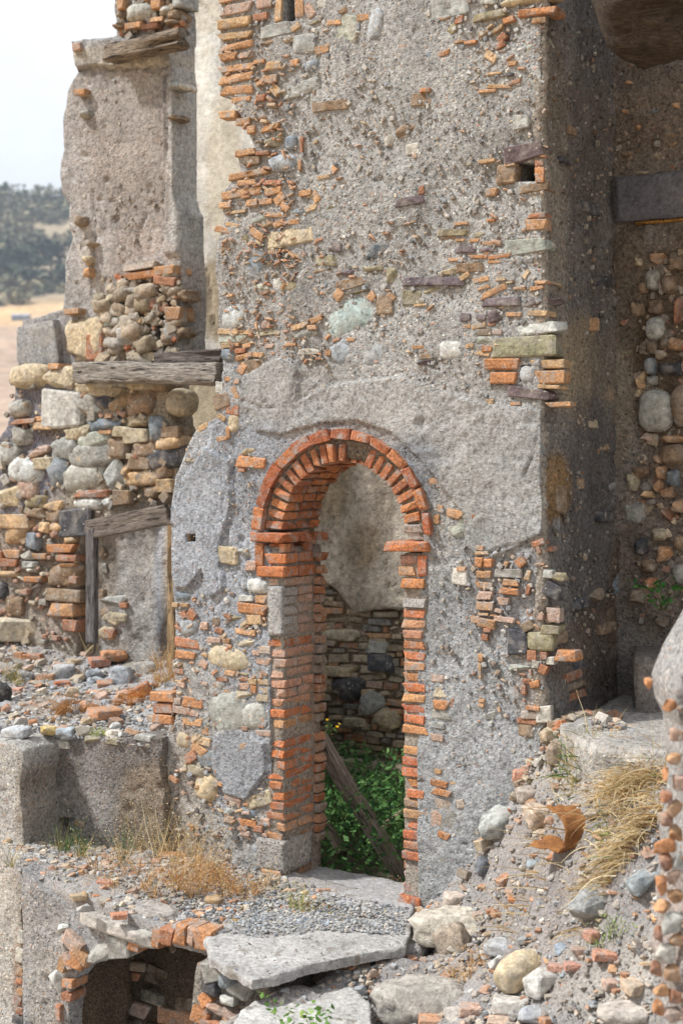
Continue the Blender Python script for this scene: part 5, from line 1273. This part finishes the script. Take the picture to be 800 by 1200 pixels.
sp_ = [(onZ(x, y, .04).x, onZ(x, y, .04).y) for x, y in ((250, 1100), (262, 1128), (296, 1146), (470, 1106), (470, 1090))]
on_ground(g, sp_, lambda x, y: .037 + 0 * x, 130, GRAVEL, .004, .016, lift=.3)
g.build('gravel', 'rubble_bits')
g = Bits()
upoly = [(-4.6, -.1), (-2.1, -.1), (-1.0, -.1), (-1.2, .5), (-1.3, 2.2), (-5, 2.2)]
on_ground(g, upoly, up_f, 5000, GRAVEL + hexcols('b5b0aa a9abb0 9fa5ad'), .012, .05, lift=.3)
on_ground(g, upoly, up_f, 420, ORANGE + hexcols('b8aa94 a39884 9da3a8 c4bfb6'), .04, .14, lift=.3)
g.build('loose_rubble', 'rubble_bits')
g = Bits()
spoly = [(.9, -1.2), (1.05, -.4), (1.0, -.02), (1.7, -.02), (1.8, .0), (2.6, .6), (3.3, -.5), (3.6, -2.8), (1.6, -3.8), (.6, -3.2), (.2, -2.1), (.7, -1.55)]
on_ground(g, spoly, slope_f, 16000, GRAVEL + hexcols('a8998a 9c8f82 b5a898 8f837a'), .006, .045, lift=.3)
on_ground(g, spoly, slope_f, 900, ORANGE + hexcols('b8aa94 a39884 c0b8ac 9a9c9f'), .03, .09, lift=.3)
on_ground(g, spoly, slope_f, 1500, ORANGE + hexcols('b8aa94 a39884 c0b8ac'), .015, .06, kinds=('brick', 'box'), lift=.15, flat=.3)
g.build('slope_gravel', 'rubble_bits')
# rubble tumbled against the foot of the tower corner
g = Bits()
cpoly2 = [(1.25, -.12), (1.75, -.15), (2.2, .5), (2.0, .9), (1.75, .0)]
on_ground(g, cpoly2, lambda x, y: slope_f(x, y) + .03, 200, hexcols('a3937a 8a7660 a8633f 9c9890 b5a68c'), .03, .12, lift=.4)
g.build('corner_rubble', 'rubble_bits')

# ---------------------------------------------------------------- rusty sheet
def rusty():
    c = zof(656, 1000, slope_f); dep = (c - CAM).dot(FW) - .05
    k = dep / FPX
    def P(px, py, n):
        px = 656 + (px - 656) * 1.22; py = 975 + (py - 975) * 1.15
        return CAM + (ray(px, py)) * (dep + n)
    # mouth edge (left/near) and far edge of a folded sheet; both are profiles top flap -> back -> bottom flap
    near = [P(642, 949, .06), P(650, 955, .02), (P(657, 962, -.03)), P(661, 975, -.06), P(659, 988, -.05), P(654, 996, -.06), P(640, 991, -.04), P(622, 989, .02)]
    far = [P(664, 948, .10), P(678, 953, .08), P(690, 960, .04), P(695, 966, .02), P(695, 978, .0), P(690, 986, -.01), P(668, 986, .05), P(646, 978, .10)]
    V = []; n = 24; m = 14
    def samp(pts, t_):
        x = t_ * (len(pts) - 1); i = min(int(x), len(pts) - 2); return pts[i].lerp(pts[i + 1], x - i)
    for i in range(n + 1):
        a, b = samp(near, i / n), samp(far, i / n)
        for j in range(m + 1):
            V.append(a.lerp(b, j / m) + Vector((0, 0, .006 * math.sin(i * 1.7 + j * .9))))
    Fc = [(i * (m + 1) + j, i * (m + 1) + j + 1, (i + 1) * (m + 1) + j + 1, (i + 1) * (m + 1) + j) for i in range(n) for j in range(m)]
    me = bpy.data.meshes.new('rusty_sheet'); me.from_pydata([tuple(v) for v in V], [], Fc)
    for p in me.polygons: p.use_smooth = True
    o = link('rusty_sheet', me, 'rusty_metal'); md = o.modifiers.new('thick', 'SOLIDIFY'); md.thickness = .004
    return o
tagged(rusty(), 'bent rusty orange metal sheet lying open on the slope', 'metal sheet')

# ================================================================ timbers inside the room
A, B = onY(371, 866, .75), onY(466, 1046, .75); A.y = .78
tagged(beam('leaning_beam', A, B + Vector((0, .25, -.12)), .14, .1, 'a09488', knots=.016), 'long weathered beam leaning diagonally inside the doorway', 'wooden beam')
tagged(beam('broken_plank', onY(372, 950, 1.1), onY(402, 1000, 1.1), .09, .05, '6f6459', knots=.01), 'dull plank end in the greenery left of the leaning beam', 'plank')
tagged(beam('pale_stick', onY(440, 975, 1.6), onY(476, 950, 1.7), .06, .05, 'a5907c', knots=.008), 'short pale stick crossing the greenery right of the leaning beam', 'stick')

# ================================================================ PLANTS
class Leaves:
    def __init__(s): s.V, s.F, s.C = [], [], []
    def blade(s, p, d, ln, w, col, bend=.5, seg=4):
        """curved grass blade"""
        sidev = d.cross(Vector((R.gauss(0, 1), R.gauss(0, 1), R.gauss(0, .3)))).normalized()
        q = Vector(p); dd = Vector(d); n0 = len(s.V)
        for i in range(seg + 1):
            ww = w * (1 - i / seg) * .5 + .0004
            s.V += [q - sidev * ww, q + sidev * ww]; s.C += [col, col]
            q = q + dd * (ln / seg); dd = (dd + Vector((R.gauss(0, .08), R.gauss(0, .08), -bend / seg * R.uniform(.5, 1.5)))).normalized()
        for i in range(seg): s.F.append((n0 + 2 * i, n0 + 2 * i + 1, n0 + 2 * i + 3, n0 + 2 * i + 2))
        return q
    def leaf(s, p, ln, w, col, n=None):
        n = n or Vector((R.gauss(0, .6), R.gauss(0, .6), 1)).normalized()
        a = n.cross(Vector((R.gauss(0, 1), R.gauss(0, 1), R.gauss(0, 1)))).normalized(); b = n.cross(a)
        n0 = len(s.V); p = Vector(p)
        s.V += [p - a * ln / 2, p + b * w / 2 - n * w * .15, p + a * ln / 2, p - b * w / 2 - n * w * .15]; s.C += [col] * 4; s.F.append((n0, n0 + 1, n0 + 2, n0 + 3))
    def build(s, name, label, cat, group=None, kind=None, mat='plant'):
        V = np.array([tuple(v) for v in s.V]); me = np_mesh(name, V, s.F, np.array([tuple(c[:3]) for c in s.C]), smooth=False)
        o = link(name, me, mat)
        if kind: o['kind'] = kind
        else: tagged(o, label, cat, group)
        return o
def jit(p, r): return Vector((p[0] + R.gauss(0, r), p[1] + R.gauss(0, r), p[2]))
GOLD = hexcols('d0ae68 c49a58 d8bd88 b58248 c8955c bb7a48')
STRAW = hexcols('e0cc9c d6bd88 c8aa70 e8d8b0 b08c58')
GREEN = hexcols('4d6b2c 5f7d34 3f5a28 76883c 2f4a20')
def tuft(px, py, f, n, h, spread, cols, label, cat='weed', name='dry_weed', green=0.0, seeds=.5, lean=.42, w=.004):
    c = zof(px, py, f); L_ = Leaves(); cen = [jit(c, spread) for _ in range(max(3, n // 14))]; hs = [R.uniform(.45, 1.15) for _ in cen]
    for _ in range(n):
        q_ = R.randrange(len(cen)); b = jit(cen[q_], .014); b.z = float(f(np.array(b.x), np.array(b.y))) - .005
        d = Vector((R.gauss(0, lean), R.gauss(0, lean), 1)).normalized(); ln = h * hs[q_] * R.uniform(.35, 1.1)
        col = tint(R.choice(GREEN if R.random() < green else cols), .15)
        tip = L_.blade(b, d, ln, w, col, R.uniform(.1, .7))
        if R.random() < seeds:
            for k in range(R.randint(5, 13)):
                L_.leaf(tip + Vector((R.gauss(0, .018), R.gauss(0, .018), -R.uniform(0, ln * .6))), R.uniform(.006, .016), R.uniform(.004, .009), tint(R.choice(cols), .2))
    return L_.build(name, label, cat, kind='stuff' if spread >= .1 else None)
tuft(150, 1035, LF, 120, .26, .17, GOLD, 'golden-orange dry weed clump in the middle of the left ledge', seeds=.9)
tuft(225, 1035, LF, 230, .26, .15, GOLD, 'dense orange dry weed clump at the tower foot', seeds=1.0)
tuft(268, 1045, LF, 180, .22, .11, GOLD, 'orange dry weeds just left of the door jamb', seeds=1.0)
tuft(190, 1000, LF, 170, .50, .15, STRAW, 'tall thin straw stalks in front of the retaining wall crack', 'grass', 'dry_grass', seeds=.5)
tuft(120, 1005, LF, 170, .34, .2, STRAW + GREEN, 'thin dry grass against the dark retaining wall', 'grass', 'dry_grass', green=.3, seeds=.4)
tuft(90, 1000, LF, 70, .22, .06, GREEN, 'green weed with yellow flowers at the base of the retaining wall', green=.7)
tuft(245, 1015, LF, 110, .50, .12, STRAW, 'tall straw stalks rising against the tower foot', 'grass', 'dry_grass')
tuft(313, 1040, LF, 30, .25, .02, STRAW, 'slim yellow grass tuft left of the jamb foot', 'grass', 'dry_grass')
tuft(352, 1072, LF, 60, .26, .04, hexcols('b8b060 c9b870 98a048'), 'yellow-green grass tuft in front of the left jamb', 'grass', 'grass_tuft', green=.2)
tuft(400, 1078, LF, 120, .10, .12, hexcols('a8a050 c0a860 7f8a40'), 'low yellowish-green weeds along the back of the large slab', 'weed', 'low_weed', green=.4)['kind'] = 'stuff'
tuft(462, 1074, SF, 60, .22, .04, GOLD, 'orange weed stalks at the foot of the right jamb', seeds=.9)
tuft(495, 1106, SF, 90, .14, .07, GOLD, 'dry brown weeds between the cream boulder and the slab', seeds=.8)
tuft(556, 1140, SF, 120, .10, .07, GOLD, 'matted dry weeds left of the yellowish boulder', seeds=.7)
tuft(160, 822, UF, 160, .16, .07, hexcols('c8702c b8602a c98a3c'), 'orange feathery weed right of the square tile', seeds=1.2)
tuft(84, 838, UF, 170, .16, .08, hexcols('c07a3a a8682e b98a4c'), 'orange-brown feathery weed in the middle of the upper ledge', seeds=1.2)
tuft(196, 800, UF, 160, .30, .08, GOLD, 'golden weeds climbing at the left edge of the tower', seeds=.8)
tuft(18, 800, UF, 70, .30, .07, hexcols('b9a050 a89048 8a8a3c'), 'sparse olive grass at the far left of the upper ledge', 'grass', 'dry_grass', green=.2)
tuft(92, 762, UF, 60, .14, .05, GREEN, 'small bright green weed beside the cream slab', green=1)
tuft(142, 772, UF, 40, .25, .05, STRAW, 'few straw stalks before the small doorway', 'grass', 'dry_grass')
tuft(192, 782, UF, 40, .22, .05, GOLD, 'yellow stalks under the small doorway post', seeds=.8)
tuft(122, 862, UF, 40, .07, .03, hexcols('b8b848 9aa83c'), 'tiny yellow-green sprig on the ledge rim', green=.3)
# the pale twiggy bush left of the door frame
L_ = Leaves(); c = zof(112, 768, UF)
for _ in range(26):
    p = L_.blade(jit(c, .05), Vector((R.gauss(-.15, .4), R.gauss(0, .2), 1)).normalized(), R.uniform(.25, .6), .012, tint(lin('cdb98f'), .12), .5, 6)
    for k in range(2): L_.blade(p, Vector((R.gauss(0, .6), R.gauss(0, .3), .3)).normalized(), .1, .006, tint(lin('cdb98f'), .1), .6)
L_.build('dead_bush', 'leafless pale twiggy bush left of the wooden door frame', 'bush')
# dry grass on the slope
def straw(px, py, n, h, sx, sy, label, dirx, name='dry_grass', w=.006, cols=STRAW, bend=1.3, green=.03, zup=.75):
    c = zof(px, py, SF); L_ = Leaves()
    for _ in range(n):
        b = Vector(c) + RT * R.gauss(0, sx) + FW * R.gauss(0, sy); b.z = float(SF(np.array(b.x), np.array(b.y))) + R.uniform(0, .04)
        d = (RT * (dirx + R.gauss(0, .7)) - FW * R.gauss(.25, .5) + Vector((0, 0, R.uniform(-.05, zup)))).normalized()
        L_.blade(b, d, h * R.uniform(.4, 1.1), w, tint(R.choice(GREEN if R.random() < green else cols), .14), bend, 6)
    return L_.build(name, label, 'grass')
straw(742, 928, 520, .22, .13, .08, 'big tangled mound of straw-coloured dry grass on the upper right slope', .1)
straw(678, 905, 130, .28, .06, .05, 'upright greenish-yellow grass left of the straw mound', -.1, bend=.6, green=.3, zup=1.5, cols=STRAW + hexcols('b0a850 a0983c'))
straw(752, 915, 220, .28, .10, .04, 'dry stalks sprawling towards the near pillar below the platform', -.8, bend=.8)
straw(736, 1000, 420, .22, .11, .04, 'flattened mat of dry grass beside the rusty sheet', -1.2, bend=1.2)
straw(745, 985, 300, .13, .07, .04, 'brown withered weed mass behind the flattened mat', .1, cols=hexcols('7c5c3c 8d6a44 6d4e34 a8824e'))
straw(640, 1030, 45, .34, .12, .05, 'thin straw strands trailing down the slope below the rusty sheet', -1.6, bend=.4)
tuft(715, 1082, SF, 40, .12, .03, hexcols('8aa83c a8b850'), 'small yellow-green sprig on the grey boulder side', green=.5)
tuft(560, 985, SF, 40, .10, .05, GREEN, 'tiny green weeds at the wall foot', green=.8)
tuft(655, 925, SF, 50, .2, .04, GREEN, 'small green stem beside the pale beige stone', green=.9)
tuft(705, 985, SF, 30, .08, .02, hexcols('9ab83c b8c848'), 'bright lime sprig right of the rusty sheet', green=.3)
# leafy plants
def leafy(c, n, r, h, ls, cols, label, cat='plant', name='leafy_weed', stems=8, flower=None):
    L_ = Leaves(); c = Vector(c)
    for _ in range(stems):
        d = Vector((R.gauss(0, .5), R.gauss(0, .5), 1)).normalized(); tip = L_.blade(jit(c, r * .2), d, h * R.uniform(.6, 1.1), .006, tint(lin('5a6a34'), .1), .4, 5)
        for k in range(max(1, n // stems)):
            t_ = R.uniform(.2, 1.05); p = c.lerp(tip, t_) + Vector((R.gauss(0, r * .35), R.gauss(0, r * .35), R.gauss(0, r * .2)))
            L_.leaf(p, ls * R.uniform(.7, 1.3), ls * .6, tint(R.choice(cols), .2))
        if flower and R.random() < .4:
            for k in range(5): L_.leaf(tip, .03, .02, lin(flower))
    return L_.build(name, label, cat)
c = CAM + ray(357, 1212) * 7.3
leafy((c.x, c.y, float(slope_f(np.array(c.x), np.array(c.y)))), 170, .09, .34, .04, hexcols('5d8a2c 6f9a38 4a7424 8aa848'), 'bright green leafy sprig with round leaves at the bottom edge', 'plant', 'leafy_sprig')
c = zof(752, 816, lambda x, y: 1.22 + 0 * x)
leafy((c.x, c.y - .05, 1.2), 60, .09, .12, .035, hexcols('3f6a2c 4d7a30 2f5522'), 'small green weed with a yellow flower on the concrete platform', flower='e0b020')
leafy(FR.pt(*FR.uw(786, 712), .18), 60, .07, .30, .05, hexcols('3f8a2c 4d9a30 2f7522'), 'bright green seedling growing from the step at the right wall')
c = CAM + ray(664, 918) * 8.2
# undergrowth inside the room
L_ = Leaves()
DG = hexcols('3a6a2c 467a34 2c5a24 5a8a3e 6c9a4c 2a4f22')
for _ in range(15000):
    x = R.uniform(-2.1, .95); y = R.uniform(.48, 3.1)
    top = .62 + .28 * float(math.sin(x * 3 + 1) * math.sin(y * 2.3)) + R.gauss(0, .05) - max(0, .75 - y) * .9
    top = min(top, .12 + .08 * y) * .8 if y > 1.2 else top * .6
    z_ = -.42 + (top + .42) * (1 - R.random() ** 1.8)
    cl = math.sin(x * 9) * math.sin(y * 8) * .5
    if R.random() < .35 + cl * .5: continue
    L_.leaf((x, y, z_), R.uniform(.035, .075), R.uniform(.022, .045), tint(R.choice(DG), .2))
for _ in range(260):
    L_.blade((R.uniform(-1.8, .9), R.uniform(.5, 2.6), R.uniform(-.3, .2)), Vector((R.gauss(0, .2), R.gauss(0, .2), 1)).normalized(), R.uniform(.2, .5), .006, tint(lin('5a7a34'), .2), .5)
L_.build('undergrowth', '', '', kind='stuff')
leafy(onY(383, 862, 1.3), 20, .06, .14, .03, hexcols('c0a030 4a7424'), 'small yellow-flowered weed behind the left jamb', flower='e8c020', stems=3)
for (px, py, y_) in ((378, 885, 1.0), (395, 905, 1.4), (420, 915, 1.8), (455, 915, 2.2), (470, 985, .8), (385, 1010, .7), (440, 1020, .7)):
    pass

# ================================================================ FAR LAND, WOODS, HAZE
def terr(x, y):
    r = np.hypot(x, y); th = np.arctan2(y, x)
    prof = np.interp(r, [0, 14, 60, 200, 450, 700, 1100, 1500, 1900, 3000, 6000, 9000], [-2.6, -2.8, -14, -16, 5, 28, 122, 250, 262, 220, 150, 60])
    P = np.stack([x / 900, y / 900, 0 * x], -1)
    m = np.clip((r - 120) / 900, 0, 1)
    w = .82 + .18 * np.cos(th - math.radians(132))
    return prof * (m * w + 1 - m) + m * (22 * fbm(P, 2.2, 4, .5, 1.1) + 5 * fbm(P, 14, 3, .5, 2.2))
rad = np.concatenate([np.linspace(0, 30, 10)[1:], np.geomspace(34, 9000, 90)]); th = np.linspace(0, 2 * math.pi, 361)[:-1]
RR, TT = np.meshgrid(rad, th, indexing='ij'); X_, Y_ = RR * np.cos(TT), RR * np.sin(TT); Z_ = terr(X_, Y_)
V = np.stack([X_, Y_, Z_], -1).reshape(-1, 3); nr, nt = RR.shape
i, j = np.meshgrid(np.arange(nr - 1), np.arange(nt), indexing='ij'); j2 = (j + 1) % nt
Fq = np.stack([i * nt + j, (i + 1) * nt + j, (i + 1) * nt + j2, i * nt + j2], -1).reshape(-1, 4)
V = np.vstack([V, [[0, 0, -2.6]]]); F2 = [(len(V) - 1, a, (a + 1) % nt, (a + 1) % nt) for a in range(nt)]
P9 = V / 400.0; n1 = fbm(P9, 1.6, 4, .55, 6.1); n2 = fbm(P9, 5, 3, .6, 1.9); rr = np.hypot(V[:, 0], V[:, 1])
c = np.tile(np.array(lin('c0a078')), (len(V), 1)); c = c * (1 + .15 * n2[:, None])
m = np.clip((n1 - .05) / .08, 0, 1)[:, None]; c = c * (1 - m) + np.array(lin('a68f7c')) * m
m = np.clip((n2 - .25) / .08, 0, 1)[:, None] * .6; c = c * (1 - m) + np.array(lin('a8a59c')) * m
m = np.clip((rr + 60 * n2 - 1010) / 60, 0, 1)[:, None]; c = c * (1 - m) + np.array(lin('9a8b74')) * m
m = np.clip((rr + 60 * n2 - 1440) / 30, 0, 1)[:, None]; c = c * (1 - m) + np.array(lin('a39c7c')) * m
ter = link('terrain', np_mesh('terrain', V, Fq, c), 'far_land'); ter['kind'] = 'structure'
def crown(L_, c, r, h, col, n=26):
    for _ in range(n):
        v = Vector((R.gauss(0, 1), R.gauss(0, 1), R.gauss(0, 1))).normalized() * R.random() ** .4
        L_.leaf(c + Vector((v.x * r, v.y * r, v.z * h)), r * .75, r * .6, tint(col, .25), Vector((R.gauss(0, .5), R.gauss(0, .5), 1)).normalized())
L_ = Leaves(); az0 = math.atan2(ray(35, 300).y, ray(35, 300).x)
WOOD = hexcols('6a6c54 78765a 5c6250 868060 72705a 968c6a')
for _ in range(4200):
    a = az0 + R.uniform(-.13, .13); r_ = R.uniform(1040, 1500)
    x, y = CAM.x + math.cos(a) * r_, CAM.y + math.sin(a) * r_
    P9 = np.array([[x / 400, y / 400, 0]])
    if float(fbm(P9, 6, 3, .5, 3.1)[0]) < -.22 and r_ < 1420: continue
    s = R.uniform(3.5, 8); z_ = float(terr(np.array(x), np.array(y)))
    crown(L_, Vector((x, y, z_ + s * .8)), s, s * .9, R.choice(WOOD), 15)
L_.build('far_woods', '', '', kind='stuff', mat='far_wood')
def far_tree(px, r_, h, w, label, col='4c5c40', trunkh=.4, group=None):
    d = ray(px, 300); d = Vector((d.x, d.y, 0)).normalized(); x, y = CAM.x + d.x * r_, CAM.y + d.y * r_
    z_ = float(terr(np.array(x), np.array(y))); t_ = thing('far_tree', label, 'tree', (x, y, z_ - .5), group)
    bm = bmesh.new(); bmesh.ops.create_cone(bm, segments=8, radius1=h * .035, radius2=h * .015, depth=h * .8, cap_ends=True)
    me = bpy.data.meshes.new('trunk'); bm.to_mesh(me); bm.free()
    a = me.color_attributes.new('col', 'FLOAT_COLOR', 'POINT'); a.data.foreach_set('color', np.tile(np.array(tuple(lin('6a5c4c')) + (1,), dtype=np.float32), len(me.vertices)))
    o = link('trunk', me, 'far_wood', t_); o.matrix_parent_inverse = Matrix(); o.location = (0, 0, h * .4)
    L2 = Leaves()
    for _ in range(7):
        crown(L2, Vector((R.gauss(0, w * .22), R.gauss(0, w * .22), h * (trunkh + (1 - trunkh) * R.uniform(.2, .85)))), w * .3, h * (1 - trunkh) * .28, lin(col), 34)
    V_ = np.array([tuple(v) for v in L2.V]); o = link('crown', np_mesh('crown', V_, L2.F, np.array([tuple(c[:3]) for c in L2.C]), smooth=False), 'far_wood', t_); o.matrix_parent_inverse = Matrix()
far_tree(45, 1500, 12, 9, 'lone round-crowned tree breaking the hilltop skyline', '46584a', .45)
far_tree(59, 1510, 11, 4, 'thin sparse tree on the skyline right of the lone tree', '8a9088', .3)
far_tree(4, 1490, 15, 14, 'bushy dark tree on the skyline at the left edge', '46523c', .15)
far_tree(30, 1480, 9, 14, 'low spreading tree just below the skyline', '5a6448', .1)
for k, (px, r_, h, w) in enumerate(((20, 1190, 26, 30), (36, 1170, 22, 24), (60, 1180, 26, 26), (8, 1150, 20, 28), (68, 1120, 18, 20), (28, 1120, 18, 26))):
    far_tree(px, r_, h, w, ['large dark tree left of centre in the far wood', 'round dark tree in the middle of the far wood', 'dark tree of the far wood beside the wall edge', 'dark spreading tree at the left edge of the far wood',
                            'small dark tree low beside the wall edge', 'dark tree at the lower margin of the far wood'][k], '3e4a3a', .1)
# small farm building on the far field
d = ray(25, 376); b0 = None; s_ = 300
while s_ < 1600:
    p = CAM + d * s_
    if p.z < float(terr(np.array(p.x), np.array(p.y))): break
    s_ += 4
sh = thing('farm_shed', 'low grey-blue farm shed on the far golden field', 'building', tuple(p))
bm = bmesh.new(); bmesh.ops.create_cube(bm, size=1); bmesh.ops.scale(bm, vec=(.022 * s_ * .5, 6, 3.2), verts=bm.verts); bmesh.ops.translate(bm, vec=(0, 0, 1.4), verts=bm.verts)
me = bpy.data.meshes.new('wall'); bm.to_mesh(me); bm.free()
def setcol(me, h):
    a = me.color_attributes.new('col', 'FLOAT_COLOR', 'POINT'); a.data.foreach_set('color', np.tile(np.array(tuple(lin(h)) + (1,), dtype=np.float32), len(me.vertices)))
setcol(me, '8f98a8'); o = link('wall', me, 'far_land', sh); o.matrix_parent_inverse = Matrix(); o.rotation_euler = (0, 0, ANG)
wd = .022 * s_ * .5
me = bpy.data.meshes.new('roof'); me.from_pydata([(-wd / 2 - .4, -3.4, 3), (wd / 2 + .4, -3.4, 3), (wd / 2 + .4, 3.4, 3), (-wd / 2 - .4, 3.4, 3), (-wd / 2 - .4, 0, 4.4), (wd / 2 + .4, 0, 4.4)], [], [(0, 1, 5, 4), (2, 3, 4, 5), (0, 4, 3), (1, 2, 5), (3, 2, 1, 0)])
setcol(me, 'a3a6ae'); o = link('roof', me, 'far_land', sh); o.matrix_parent_inverse = Matrix(); o.rotation_euler = (0, 0, ANG)
# air
def haze(density=.0002):
    m = bpy.data.materials.new('air'); m.use_nodes = True; t = m.node_tree; t.nodes.clear()
    o_ = nn(t, 'ShaderNodeOutputMaterial'); v = nn(t, 'ShaderNodeVolumePrincipled'); v.inputs['Density'].default_value = density
    v.inputs['Color'].default_value = (.74, .84, .96, 1); v.inputs['Anisotropy'].default_value = .2
    t.links.new(v.outputs[0], o_.inputs['Volume'])
    bm = bmesh.new(); bmesh.ops.create_cube(bm, size=1); bmesh.ops.scale(bm, vec=(19000, 19000, 520), verts=bm.verts); bmesh.ops.translate(bm, vec=(0, 0, 200), verts=bm.verts)
    me = bpy.data.meshes.new('haze'); bm.to_mesh(me); bm.free(); me.materials.append(m)
    return link('haze', me, kind='stuff')
haze()
